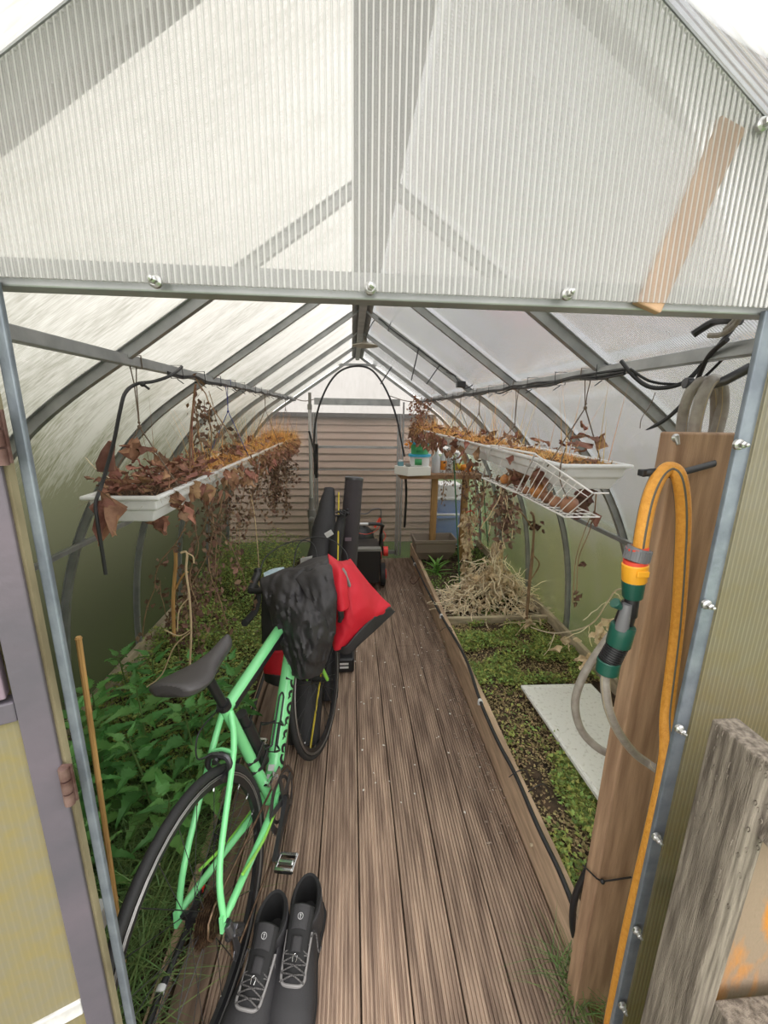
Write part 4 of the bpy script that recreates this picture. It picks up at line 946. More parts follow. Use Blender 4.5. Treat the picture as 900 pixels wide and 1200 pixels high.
tc_ = thing('loose_cable', 'beige hose bundle curling under the lintel end at the right', 'hose', WY(840, 385, .66)); mb = MB()
mb.tube(smooth_path([WY(u, v, y) for u, v, y in ((830, 393, .72), (845, 392, .70), (860, 382, .66), (868, 370, .62), (866, 362, .60))], 6), .0045, 8)
mb.tube(smooth_path([WY(u, v, y) for u, v, y in ((850, 386, .70), (862, 374, .66), (864, 364, .61)) ], 6), .004, 8); mb.build('hose', 'ghose', tc_)
tc_ = thing('loose_cable', 'coiled dark pipe lying on the purlin behind the lintel corner', 'pipe', WY(845, 378, .70)); mb = MB()
mb.tube(smooth_path([WY(u, v, y) for u, v, y in ((812, 392, .80), (835, 378, .78), (855, 375, .72), (870, 376, .70))], 6), .007, 8); mb.build('pipe', 'blackcable', tc_)
mb = MB(); mb.tube(smooth_path([WY(u, v, .93) for u, v in ((768, 460), (762, 475), (752, 490), (750, 502))], 5), .0009, 5); tag(mb.build('thin_wire', 'twine'), 'very fine bent wire hanging left of the post top', 'wire')
# brace
mb = MB(); a = WY(757, 362, .511); b = WY(856, 146, .511); mb.bar(a, b, .034, .011, (0, 1, 0)); tag(mb.build('wooden_brace', 'brace', smooth=False, bevel=.002), 'orange wooden lath slanting behind the front sheet above the lintel', 'lath')

# ================================================================== OPEN DOOR (left)
dr = thing('door_1', None, None, (JL-.017, YF-.022, 0), kind='structure')
HX, HY = JL-.017, YF-.022; dd_ = V((-sin(R(66)), -cos(R(66)), 0)).normalized(); nn_ = V((-dd_.y, dd_.x, 0))
def dbox(a0, a1, z0, z1, th=.022, off=0):
    mb = MB(); b = V((HX, HY, 0)); vs = []
    for z in (z0, z1):
        for a, t in ((a0, -th/2), (a1, -th/2), (a1, th/2), (a0, th/2)): p = b+dd_*a+nn_*(t+off); vs.append((p.x, p.y, z))
    return mb.add(vs, [(0, 3, 2, 1), (4, 5, 6, 7), (0, 1, 5, 4), (1, 2, 6, 5), (2, 3, 7, 6), (3, 0, 4, 7)])
zm1 = 1.235; zm2 = .70
dbox(.003, .036, -.05, 1.72).build('stile', 'mauve', dr, smooth=False, bevel=.002)
dbox(.80, .835, -.05, 1.72).build('stile', 'mauve', dr, smooth=False, bevel=.002)
dbox(.036, .80, 1.69, 1.72).build('rail', 'mauve', dr, smooth=False, bevel=.002)
dbox(.036, .80, zm1-.014, zm1+.014).build('rail', 'mauve', dr, smooth=False, bevel=.002)
plabel(dbox(.036, .80, zm2-.014, zm2+.014).build('rail', 'whitepaint', dr, smooth=False, bevel=.002), 'whitish lower rail')
dbox(.036, .80, -.05, -.02).build('rail', 'mauve', dr, smooth=False, bevel=.002)
dbox(.036, .80, -.02, zm2-.014, .004, .004).build('panel', 'sheet_door', dr, smooth=False)
dbox(.036, .80, zm2+.014, zm1-.014, .004, .004).build('panel', 'sheet_door', dr, smooth=False)
sash = dbox(.042, .078, zm1+.02, 1.685, .018, .002).build('window_sash', 'mauvepink', dr, smooth=False, bevel=.002)
dbox(.078, .795, zm1+.02, zm1+.05, .018, .002).build('sash_rail', 'mauvepink', sash, smooth=False, bevel=.002)
dbox(.078, .795, zm1+.05, 1.68, .004, .004).build('sash_panel', 'mauvepink', sash, smooth=False)
mb = MB(); mb.box(JL-.019, JL-.014, YF-.026, YF-.016, -.05, 1.72); mb.build('seal_strip', 'seal', dr, smooth=False)
for (u, v) in ((5, 512), (88, 910)):
    z = W(u, v, 'Y', HY).z; mb = MB(); c = V((HX+.006, HY-.014, z))
    for k in range(3): mb.tube([c+V((0, 0, -.03+.0205*k)), c+V((0, 0, -.012+.0205*k))], .0065, 10)
    mb.bar(c+V((0, .004, -.028)), c+V((0, .004, .03)), .016, .003, (0, 1, 0)); mb.build('hinge', 'rust', dr)

# front weathered gate post outside, right
fp = thing('gate_post', 'weathered grey fence post with frayed fibres outside at the lower right', 'post', (.60, .37, -.1))
a = WY(850, 855, .40); x0 = a.x; zt = a.z
mb = MB(); mb.box(x0, x0+.036, .355, .42, -.12, zt); mb.build('timber', 'oldpost', fp, smooth=False, bevel=.003)
mb = MB(); r = random.Random(6)
for i in range(46):
    z = zt-r.random()**1.5*.24; p = V((x0-.0005+(0 if r.random() < .6 else r.random()*.03), .358+r.random()*.055, z))
    if p.x > x0: p.y = .355
    d = V((-1 if p.x <= x0 else .2, -.6, r.uniform(-.5, .5))); mb.tube(smooth_path([p, p+d*.003+V((0, 0, .002)), p+d*.005+V((0, 0, -.002)), p+d*.003+V((0, 0, -.005))], 3), .0006, 4)
mb.build('frayed_fibres', 'oldpost', fp)
fb = thing('fence_board', 'board with bright orange patch fixed behind the weathered gate post', 'board', (.66, .40, -.1))
mb = MB(); mb.box(x0+.038, x0+.30, .375, .395, -.12, zt-.10); mb.build('plank', 'orangewood', fb, smooth=False, bevel=.002)
fr_ = thing('fence_rail', 'rough grey rail running right from the gate post top', 'rail', (.72, .36, 1.0))
mb = MB(); mb.bar((x0+.030, .352, zt-.09), (x0+.35, .352, zt-.16), .03, .05); mb.build('timber', 'oldpost', fr_, smooth=False, bevel=.002)
fr_ = thing('fence_rail', 'lower grey rail at the very bottom right corner', 'rail', (.72, .36, .6))
z_ = WY(870, 1190, .345).z; mb = MB(); mb.bar((x0+.037, .345, z_-.02), (x0+.35, .345, z_-.02), .03, .05); mb.build('timber', 'oldpost', fr_, smooth=False, bevel=.002)

# ================================================================== SHELF AND ITS THINGS
ZS = 1.03
sh = thing('plant_shelf', 'simple wooden potting table at the far right under the trough', 'table', (1.0, 4.1, -.05))
mb = MB(); mb.box(.47, 1.28, 3.92, 4.32, ZS-.045, ZS); mb.build('tabletop', 'tablewood', sh, smooth=False, bevel=.003)
for u, nm in ((509, 1), (545, 2)):
    p = WY(u, 580, 4.0); mb = MB(); mb.box(p.x-.03, p.x+.03, 3.98, 4.03, .10, ZS-.045); mb.build('leg', 'tableleg', sh, smooth=False, bevel=.003)
mb = MB(); mb.box(1.18, 1.24, 4.24, 4.30, .10, ZS-.045); mb.build('leg', 'tableleg', sh, smooth=False, bevel=.003)
ys = 3.86
st = thing('polystyrene_block', 'white polystyrene block overhanging the near left table corner', 'block', (.6, 4.0, ZS))
a = WY(462, 550, ys); mb = MB(); c4 = [WY(462, 552, 3.95), WY(478, 556, 3.80), WY(505, 552, 3.86), WY(490, 545, 4.02)]
c4 = [V((q.x, q.y, ZS)) for q in c4]; mb.add(c4+[q+V((0, 0, .085)) for q in c4], [(0, 3, 2, 1), (4, 5, 6, 7), (0, 1, 5, 4), (1, 2, 6, 5), (2, 3, 7, 6), (3, 0, 4, 7)]); mb.build('block', 'polyst', st, smooth=False, bevel=.005)
ZB = ZS+.085
def tub(x, y, z, r_, h, label, body):
    t = thing('plastic_tub', label, 'tub', (x, y, z), 'snack tubs on the polystyrene'); mb = MB(); mb.lathe([(0, 0), (r_*.86, 0), (r_*.95, h*.85), (0, h*.85)], (x, y, z), n=24); mb.build('tub_body', body, t)
    mb = MB(); mb.lathe([(0, h*.80), (r_*1.04, h*.80), (r_*1.04, h*.97), (r_*.98, h), (0, h)], (x, y, z), n=24); mb.build('lid', 'bluelid', t)
    mb = MB(); 
    for a0, a1 in ((-2.2, -1.5),): mb.grid(lambda u, v: (x+cos(a0+(a1-a0)*u)*r_*.945, y+sin(a0+(a1-a0)*u)*r_*.945, z+h*.15+h*.5*v), 8, 1)
    mb.build('label_patch', 'labelgreen', t, solid=.001)
tq = WY(492, 545, 3.9); tx, ty = tq.x, 3.93
tub(tx, ty, ZB, .105, .115, 'white tub with blue lid and green label, lower of the stack', 'whiteplastic'); tub(tx+.0, ty, ZB+.116, .095, .115, 'clear tub with blue lid and green label, upper of the stack', 'labelgreen')
p = WY(470, 538, 3.9); jr = thing('glass_jar', 'small teal jar on the left of the polystyrene block', 'jar', (p.x, 3.92, ZB)); mb = MB(); mb.lathe([(0, 0), (.028, 0), (.03, .03), (.022, .042), (0, .042)], (p.x, 3.92, ZB)); mb.build('glass', 'teal', jr)
mb = MB(); mb.lathe([(0, .042), (.024, .042), (.024, .055), (0, .055)], (p.x, 3.92, ZB)); mb.build('lid', 'whiteplastic', jr)
p = WY(478, 545, 3.86); mb = MB(); mb.sphere((p.x, 3.86, ZB+.015), .022, 10, 7, (1.3, 1, .7), jit=.3); tag(mb.build('pebble', 'greyplastic'), 'grey pebble lying beside the teal jar', 'stone')
p = WY(466, 541, 3.88); 
# bottles
def bottle(u, label, h, r_, body, cap, lab=None, y=4.08, spray=False):
    p = WY(u, 545, y); x = p.x; t = thing('plastic_bottle' if not spray else 'spray_bottle', label, 'bottle', (x, y, ZS)); mb = MB()
    mb.lathe([(0, 0), (r_, 0), (r_, h*.68), (r_*.35, h*.84), (r_*.35, h*.9), (0, h*.9)], (x, y, ZS), n=16); mb.build('bottle_body', body, t)
    mb = MB(); mb.lathe([(0, h*.88), (r_*.42, h*.88), (r_*.42, h), (0, h)], (x, y, ZS), n=12)
    if spray: mb.tube([(x, y, ZS+h*.98), (x-.01, y-.03, ZS+h*1.06), (x-.015, y-.06, ZS+h*1.04)], [.013, .015, .008], 8)
    mb.build('cap', cap, t)
    if lab: mb = MB(); mb.lathe([(r_*1.01, h*.12), (r_*1.01, h*.5)], (x, y, ZS), n=16); mb.build('label_band', lab, t, solid=.001)
bottle(511, 'clear plastic bottle just right of the tubs', .22, .045, 'clearpl', 'whiteplastic')
bottle(520, 'white bottle with orange band behind the hanging leaves', .24, .035, 'whiteplastic', 'whiteplastic', 'orange')
bottle(526, 'pale grey bottle in the middle of the table row', .25, .04, 'clearpl', 'whiteplastic')
bottle(536, 'yellow-green labelled bottle behind the leftmost green cane', .20, .04, 'whiteplastic', 'whiteplastic', 'yellow')
bottle(488, 'white spray bottle standing tall behind the blue tubs', .46, .04, 'whiteplastic', 'whiteplastic', y=4.18, spray=True)
p = WY(547, 541, 4.05); mb = MB(); mb.sphere((p.x, 4.05, ZS+.05), .055, 12, 8, (1.2, .8, .75), jit=.5); tag(mb.build('orange_bag', 'orange'), 'crumpled orange net bag at the right end of the table', 'bag')
p = WY(477, 520, 3.95); mb = MB(); crumple(mb, WY(479, 521, 3.86), .025, 7, random.Random(3), (.04, .05), 0); tag(mb.build('orange_leaf', 'orange', smooth=True), 'orange crumpled leaf leaning against the upper blue tub', 'dead leaf')
# hoop and power cable
hp_ = thing('black_hoop', 'black plastic pipe bent into a hoop in front of the back door', 'hoop', (-.38, 4.3, .9)); mb = MB()
mb.tube(smooth_path([WY(u, v, 4.25) for u, v in ((369, 556), (368, 520), (371, 487), (382, 456), (397, 436), (417, 429), (436, 434), (452, 456), (464, 487), (470, 515), (474, 535))], 6), .0095, 8); mb.build('pipe', 'blackcable', hp_)
mb = MB(); mb.tube(smooth_path([WY(475, 553, 4.28), WY(476, 580, 4.28), WY(474, 618, 4.28)], 5), .013, 8); tag(mb.build('black_pipe', 'blackcable'), 'vertical black pipe descending from table corner to the planter', 'pipe')
# support wire across
for a, b, lab in (((345, 467), (368, 468), 'thin wire from the left purlin end to the grey pole'), ((457, 464), (495, 471), 'thin wire from back gable to the right purlin end')):
    mb = MB(); P0 = WY(*a, 4.3); P1 = WY(*b, 4.3); mb.tube(smooth_path([P0, P0.lerp(P1, .5)-V((0, 0, .02)), P1], 5), .004, 6); tag(mb.build('support_wire', 'twine'), lab, 'wire')
# lamp
c = W(428, 404, 'Y', 3.2); lm = thing('pendant_lamp', 'flat saucer pendant lamp hanging from the ridge', 'lamp', c)
mb = MB(); mb.lathe([(0, .022), (.02, .022), (.03, .012), (.095, -.004), (.097, -.010), (.09, -.012), (.05, -.010), (0, -.010)], c, n=28); mb.build('lamp_shade', 'lamp', lm)
mb = MB(); mb.lathe([(0, .02), (.014, .02), (.012, .06), (0, .06)], c, n=12); mb.build('lamp_holder', 'lamp', lm)
mb = MB(); mb.tube(smooth_path([c+V((0, 0, .05)), c+V((-.004, -.1, .06)), V((c.x-.02, 3.2, 2.13))][:1]+[c+V((0, 0, .06)), V((c.x-.005, c.y, 2.12))], 4), .003, 6); mb.tube(smooth_path([V((c.x-.005, c.y, 2.12)), WY(440, 374, 2.55), WY(455, 383, 2.5)], 5), .0028, 6); mb.build('flex', 'blackcable', lm)
# black cable clipped to third right arch
ca = thing('arch_cable', 'black cable clipped down the third right arch with hanging tie ends', 'cable', WY(455, 383, 2.48)); mb = MB()
mb.tube(smooth_path([WY(u, v, 2.485) for u, v in ((455, 383), (475, 398), (493, 411), (515, 428), (535, 441))], 5), .003, 6); mb.build('cable', 'blackcable', ca)
for (a, b) in (((458, 378), (455, 388)), ((491, 407), (482, 446)), ((516, 427), (500, 450)), ((459, 430), (446, 450))):
    mb = MB(); mb.tube([WY(*a, 2.47), WY(*b, 2.42)], .0035, 6); mb.build('cable_tie', 'blackcable', ca)
jb = thing('junction_box', 'small black cable junction box on the third right arch', 'junction box', WY(540, 452, 2.46)); mb = MB(); p = WY(540, 451, 2.46); mb.box(p.x-.025, p.x+.025, 2.44, 2.48, p.z-.015, p.z+.02); mb.build('box', 'blackcable', jb, smooth=False, bevel=.004)
mb = MB(); mb.tube(smooth_path([p, p+V((.03, 0, -.02)), p+V((.07, 0, .0))], 4), .003, 6); mb.tube([p, p+V((-.04, 0, .05)), p+V((-.09, 0, .07))], .0025, 6); mb.build('lead', 'blackcable', jb)

# telescopic pole
tp_ = thing('telescopic_pole', 'silver telescopic pruning pole with grey handle standing by the back door', 'garden tool', (-.41, 4.15, 0))
y_ = 4.12; bot = WY(366, 660, y_); top = WY(363, 468, y_)
pts = [WY(363, 476, y_), WY(365, 590, y_)]; mb = MB(); mb.tube(pts, [.016, .019], 12); mb.build('upper_tube', 'alu', tp_)
mb = MB(); mb.bar(WY(363, 460, y_), WY(363, 484, y_), .028, .02, (0, 1, 0)); mb.lathe([(0, 0), (.022, .0), (.022, .05), (0, .05)], WY(363, 480, y_), (0, 0, 1), 12); mb.build('pole_head', 'greyplastic', tp_, smooth=False)
mb = MB(); mb.tube([WY(365, 583, y_), WY(365, 597, y_)], .028, 14); mb.tube([WY(365, 597, y_), WY(366, 612, y_), WY(366, 628, y_)], [.044, .04, .03], 14); mb.lathe([(0, 0), (.03, 0), (.03, .014), (.02, .018), (0, .018)], WY(365, 609, y_-.04), (0, -1, 0), 16); mb.build('control_handle', 'greyplastic', tp_)
g_ = WY(366, 628, y_); mb = MB(); mb.tube([g_, V((g_.x, y_, .0))], .022, 12); mb.build('lower_grip', 'black', tp_)
mb = MB(); mb.tube(smooth_path([WY(u, v, y_-.02) for u, v in ((362, 505), (366, 520), (371, 540), (371, 556))], 4), .009, 8); mb.tube([WY(371, 520, y_+.02), WY(371, 560, y_+.02)], .016, 8); plabel(mb.build('strap', 'black', tp_), 'black strap wound round the pole')

# lawnmower
mw = thing('lawnmower', 'black and red push lawnmower with grass box at the end of the deck', 'lawnmower', (.1, 3.9, 0))
yb = 3.45; zt_ = WY(430, 645, yb).z; zb_ = .10; xr2 = WY(446, 680, yb).x; xl2 = xr2-.36
mb = MB(); vs = [(xl2, yb, zt_), (xr2, yb, zt_), (xr2-.01, yb+.02, zb_), (xl2+.01, yb+.02, zb_), (xl2, yb+.42, zt_-.02), (xr2, yb+.42, zt_-.02), (xr2-.01, yb+.42, zb_+.05), (xl2+.01, yb+.42, zb_+.05)]
mb.add(vs, [(0, 1, 2, 3), (5, 4, 7, 6), (0, 4, 5, 1), (1, 5, 6, 2), (2, 6, 7, 3), (3, 7, 4, 0)]); mb.build('grass_box', 'mower', mw, smooth=False, bevel=.015)
mb = MB(); mb.box(xl2-.0, xr2+.0, yb-.008, yb+.06, zt_-.01, zt_+.018); mb.build('box_rim', 'greyplastic', mw, smooth=False, bevel=.006)
mb = MB(); mb.box(xl2-.02, xr2+.02, yb+.42, yb+.85, .08, .22); mb.build('deck', 'mowerred', mw, smooth=False, bevel=.03)
ec = V(((xl2+xr2)/2+.02, yb+.60, .22)); mb = MB(); mb.lathe([(0, 0), (.13, 0), (.14, .10), (.12, .20), (.07, .25), (0, .26)], ec, n=20)
for k in range(8): a = k*pi/4; mb.bar(ec+V((cos(a)*.03, sin(a)*.03, .26)), ec+V((cos(a)*.12, sin(a)*.12, .20)), .012, .012)
mb.build('engine_cover', 'mower', mw)
for sx, yy, rr in ((1, yb+.22, .11), (-1, yb+.22, .11), (1, yb+.80, .09), (-1, yb+.80, .09)):
    x = xr2+.035 if sx > 0 else xl2-.035; mb = MB(); mb.lathe([(0, -.022), (rr*.7, -.022), (rr, -.02), (rr, .02), (rr*.7, .022), (0, .022)], (x, yy, rr), (1, 0, 0), 24)
    w_ = mb.build('wheel', 'rubber', mw); mb = MB(); mb.lathe([(0, .02), (rr*.5, .02), (rr*.45, .032), (0, .034)], (x, yy, rr), (sx, 0, 0), 20); mb.build('hub_cap', 'mowerred', w_)
xh = WY(448, 630, 3.4).x; zh = WY(430, 616, 3.3).z
mb = MB(); mb.tube(smooth_path([V((xr2+.01, yb+.5, .2)), V((xr2+.01, yb+.1, zh-.10)), V((xr2+.005, yb-.08, zh-.02)), V((xr2-.04, yb-.10, zh)), V((xr2-.12, yb-.10, zh))], 5), .014, 10)
mb.tube(smooth_path([V((xl2-.01, yb+.5, .2)), V((xl2-.01, yb+.1, zh-.10)), V((xl2, yb-.08, zh-.02)), V((xl2+.05, yb-.10, zh)), V((xl2+.1, yb-.10, zh))], 5), .014, 10); mb.build('handle_grip', 'mower', mw)
mb = MB(); mb.tube([V((xr2-.11, yb-.10, zh)), V((xl2+.09, yb-.10, zh))], .013, 10); mb.build('handle_bar', 'alu', mw)
mb = MB(); mb.tube(smooth_path([WY(418, 602, 3.6), WY(430, 602, 3.6), WY(437, 597, 3.6), WY(446, 597, 3.6), WY(446, 608, 3.6)], 3), .006, 6); mb.tube([WY(446, 606, 3.6), WY(449, 650, 3.6)], .010, 8); mb.build('bail_lever', 'darkmetal', mw)
mb = MB(); mb.tube([WY(439, 618, 3.6), WY(446, 607, 3.6)], .013, 8); mb.tube(smooth_path([WY(446, 607, 3.6), WY(443, 620, 3.55), WY(430, 626, 3.6), WY(418, 624, 3.6)], 4), .003, 6); mb.tube(smooth_path([WY(449, 622, 3.55), WY(452, 628, 3.55), WY(449, 634, 3.55)], 4), .004, 6); plabel(mb.build('control_cable', 'cred', mw), 'thin red control cables')
wx = WY(453, 648, 3.5); mb = MB(); mb.lathe([(0, -.02), (.045, -.02), (.045, .02), (0, .02)], (wx.x-.005, 3.55, wx.z), (1, 0, 0), 18); plabel(mb.build('height_knob', 'mowerred', mw), 'red round knob')

# ================================================================== BAGS AND TUBES
def bagtube(name, label, pts, rs, m, flat=1, n=14, jit=.004, cap='bag', wrinkle=20):
    t = thing(name, label, 'equipment bag', pts[0]); P_ = smooth_path(pts, 8); k = len(P_); rr = []
    for i in range(k):
        f = i/(k-1)*(len(rs)-1); a = int(min(f, len(rs)-2)); rr.append(rs[a]+(rs[a+1]-rs[a])*(f-a))
    mb = MB(); mb.tube(P_, rr, n, flat=flat, upv=(1, 0, 0)); mb.v = [tuple(V(p)+NV(V(p), wrinkle)*jit) for p in mb.v]
    mb.build('cover', m, t); return t
b1_ = bagtube('ski_bag', 'long black fabric bag with pointed top leaning back left of the tube', [V((-.24, 1.72, .015)), V((-.22, 2.05, .45)), V((-.18, 2.38, .82)), WY(386, 573, 2.62)], [.075, .085, .085, .07, .03], 'bag', .7, jit=.008)
mb = MB(); p = WY(386, 623, 2.37); mb.bar(p+V((-.02, -.045, -.012)), p+V((.02, -.045, .012)), .004, .032, (0, 0, 1)); mb.build('label_patch', 'whiteplastic', b1_, smooth=False)
mb = MB(); q = [WY(u, v, 2.08) for u, v in ((352, 672), (352, 655), (366, 652), (362, 675))]; mb.add(q+[p+V((0, .01, 0)) for p in q], [(0, 1, 2, 3), (7, 6, 5, 4), (0, 4, 5, 1), (1, 5, 6, 2), (2, 6, 7, 3), (3, 7, 4, 0)]); plabel(mb.build('clear_pocket', 'clearpl', b1_, smooth=False), 'shiny clear pocket')
b2_ = bagtube('rod_tube', 'tallest black round tube bag with grey rim leaning beside the mower', [V((-.045, 2.42, .012)), V((-.03, 2.50, .6)), WY(415, 561, 2.6)], [.062, .060, .057], 'tubebag', jit=.001)
tp0 = WY(415, 561, 2.6); dz_ = (tp0-V((-.03, 2.5, .6))).normalized(); mb = MB(); mb.lathe([(.050, -.01), (.059, -.008), (.060, .006), (.052, .013), (0, .015)], tp0, dz_, 20); plabel(mb.build('end_cap', 'darkmetal', b2_), 'grey-rimmed end cap')
mb = MB(); p = WY(408, 632, 2.45); mb.bar(p+V((-.02, 0, 0)), p+V((.02, 0, 0)), .004, .022); mb.build('label_patch', 'mauvepink', b2_, smooth=False)
b3_ = bagtube('tent_bag', 'floppy black bag with knotted drawstring between the two long bags', [V((-.14, 2.05, .015)), V((-.125, 2.25, .5)), WY(392, 650, 2.32), WY(401, 604, 2.38)], [.06, .055, .045, .022], 'bag', .8, jit=.010, wrinkle=30)
mb = MB(); p = WY(402, 603, 2.38)
for k in range(9): mb.tube(smooth_path([p, p+rdir()*.025, p+rdir()*.045], 3), .006, 6)
mb.build('drawstring', 'bag', b3_)
yp = thing('yellow_pole', 'thin yellow pole leaning among the black bags', 'pole', (-.215, 1.64, .01)); mb = MB(); mb.tube([V((-.205, 1.64, .01)), WY(396, 655, 2.22), WY(397, 577, 2.5)], .0045, 8); mb.build('shaft', 'yellow', yp)
mb = MB(); mb.tube([V((-.205, 1.64, .008)), V((-.202, 1.65, .05))], .011, 8); mb.build('tip', 'black', yp)
fb_ = thing('black_box', 'small black box with white stripes on the deck below the red jacket', 'box', (-.02, 2.36, 0)); 
c0 = W(405, 780, 'Z', 0); mb = MB(); mb.box(c0.x-.055, c0.x+.055, c0.y-.08, c0.y+.06, 0.001, .10); mb.build('box_body', 'black', fb_, smooth=False, bevel=.012)
mb = MB()
for k in range(2): mb.box(c0.x-.035, c0.x+.02, c0.y-.083, c0.y-.078, .035+k*.025, .048+k*.025)
mb.build('stripes', 'whiteplastic', fb_, smooth=False)

# ================================================================== CLOTH
def cloth(rows, nu=28, nv=30, fold=.012, fs=9, seed=0, hem=None):
    """rows of (u, v, y) measured points -> smooth draped surface"""
    G = [[WY(*c) for c in r_] for r_ in rows]
    def cr(P, t):
        n = len(P)-1; f = min(max(t*n, 0), n-1e-6); i = int(f); t = f-i; p0 = P[max(i-1, 0)]; p1 = P[i]; p2 = P[i+1]; p3 = P[min(i+2, n)]
        return .5*((2*p1)+(p2-p0)*t+(2*p0-5*p1+4*p2-p3)*t*t+(3*p1-p0-3*p2+p3)*t**3)
    def fn(u, v):
        p = cr([cr(r_, u) for r_ in G], v); s_ = V((seed*7.1, seed*3.3, 0))
        q = V((p.x*fs, p.y*fs*.5, p.z*fs*.5))+s_
        f = noise.noise(q)+.9*(.35-abs(noise.noise(q*1.9+V((0, 0, q.x)))))+.6*(.3-abs(noise.noise(q*3.7))); e = min(1, 5*min(v, 1-v)+.3)
        n_ = V((.25*noise.noise(q+V((9, 9, 9))), -1, .25)); return p+n_*(fold*f*e)
    mb = MB(); mb.grid(fn, nu, nv); return mb
bj = thing('black_jacket', 'black rain jacket draped over the green bicycle handlebar', 'jacket', WY(350, 700, 1.55))
cloth([[(312, 676, 1.78), (335, 666, 1.80), (358, 664, 1.80), (384, 654, 1.76)],
       [(305, 680, 1.64), (328, 673, 1.64), (356, 666, 1.63), (388, 656, 1.64)],
       [(310, 700, 1.57), (334, 692, 1.52), (362, 690, 1.50), (394, 690, 1.53)],
       [(318, 724, 1.53), (342, 718, 1.44), (366, 715, 1.42), (393, 716, 1.48)],
       [(327, 750, 1.49), (346, 745, 1.40), (368, 742, 1.39), (390, 746, 1.46)],
       [(338, 776, 1.45), (350, 773, 1.39), (368, 770, 1.385), (384, 772, 1.44)],
       [(347, 793, 1.44), (355, 796, 1.40), (367, 794, 1.40), (377, 789, 1.43)]], 44, 60, .042, 11, 1).build('body', 'jacket', bj, solid=.004)
cloth([[(340, 668, 1.74), (362, 656, 1.76), (384, 651, 1.74)], [(348, 680, 1.55), (370, 672, 1.53), (392, 664, 1.56)], [(362, 705, 1.46), (380, 700, 1.45), (395, 690, 1.48)], [(372, 735, 1.42), (383, 733, 1.42), (394, 720, 1.45)], [(380, 752, 1.43), (387, 752, 1.43), (393, 742, 1.45)]], 20, 36, .02, 16, 5).build('sleeve', 'jacket', bj, solid=.004)
rj = thing('red_jacket', 'red and black jacket hanging off the right end of the handlebar', 'jacket', WY(420, 700, 1.6))
cloth([[(384, 652, 1.78), (398, 658, 1.80), (411, 655, 1.80)],
       [(386, 664, 1.66), (404, 662, 1.64), (420, 668, 1.68)],
       [(388, 690, 1.60), (412, 686, 1.55), (436, 688, 1.64)],
       [(388, 718, 1.56), (414, 712, 1.50), (450, 703, 1.62)],
       [(388, 742, 1.54), (410, 736, 1.49), (458, 710, 1.60)],
       [(390, 756, 1.53), (400, 760, 1.50), (456, 716, 1.60)]], 36, 40, .016, 9, 2).build('body', 'red', rj, solid=.004)
cloth([[(390, 755, 1.525), (404, 758, 1.49), (418, 742, 1.51), (436, 724, 1.55), (457, 711, 1.60)],
       [(392, 762, 1.53), (408, 766, 1.50), (424, 752, 1.52), (440, 738, 1.56), (463, 717, 1.61)]], 36, 6, .006, 12, 3).build('hem', 'jacket', rj, solid=.006)
plabel(rj.children[-1], 'black hem panel')
cloth([[(384, 650, 1.70), (392, 656, 1.66), (400, 662, 1.64)], [(388, 668, 1.56), (397, 668, 1.52), (404, 672, 1.54)], [(390, 690, 1.51), (399, 690, 1.47), (406, 688, 1.49)], [(393, 714, 1.49), (401, 716, 1.45), (408, 712, 1.47)]], 14, 26, .01, 12, 4).build('sleeve', 'red', rj, solid=.012)
mb = MB(); pts_ = [WY(399, 715, 1.46), WY(400, 722, 1.46), WY(398, 728, 1.47)]; mb.tube(pts_, [.012, .012, .009], 10); mb.build('cuff_tab', 'black', rj)
mb = MB(); mb.tube(smooth_path([WY(400, 667, 1.53), WY(405, 675, 1.52), WY(410, 688, 1.51)], 4), [.013]*4+[.009]*4+[.004], 8, flat=.4); mb.build('collar_strap', 'greyplastic', rj)
gj = thing('hanging_garment', 'black garment with red lower band hanging behind the green frame', 'clothing', WY(320, 730, 1.9))
cloth([[(308, 690, 1.86), (322, 690, 1.84), (338, 690, 1.86)], [(308, 730, 1.84), (322, 730, 1.82), (338, 730, 1.84)], [(310, 762, 1.83), (324, 764, 1.81), (338, 762, 1.83)]], 12, 20, .012, 9, 6).build('body', 'jacket', gj, solid=.02)
plabel(cloth([[(311, 760, 1.83), (324, 762, 1.80), (337, 760, 1.83)], [(310, 778, 1.82), (322, 782, 1.79), (336, 782, 1.82)], [(311, 788, 1.82), (322, 790, 1.79), (335, 794, 1.82)]], 10, 10, .006, 9, 7).build('red_band', 'red', gj, solid=.02), 'dark red band')
cloth([[(311, 786, 1.82), (322, 789, 1.79), (335, 792, 1.82)], [(312, 797, 1.82), (324, 803, 1.79), (336, 806, 1.82)]], 8, 5, .004, 9, 8).build('lower_hem', 'jacket', gj, solid=.02)
gw = cloth([[(309, 672, 1.80), (320, 667, 1.82), (333, 665, 1.82)], [(310, 680, 1.72), (322, 677, 1.72), (336, 672, 1.72)]], 12, 8, .008, 12, 9).build('glove', 'iceblue', solid=.006); tag(gw, 'pale blue patterned cloth peeping out behind the black jacket', 'cloth')

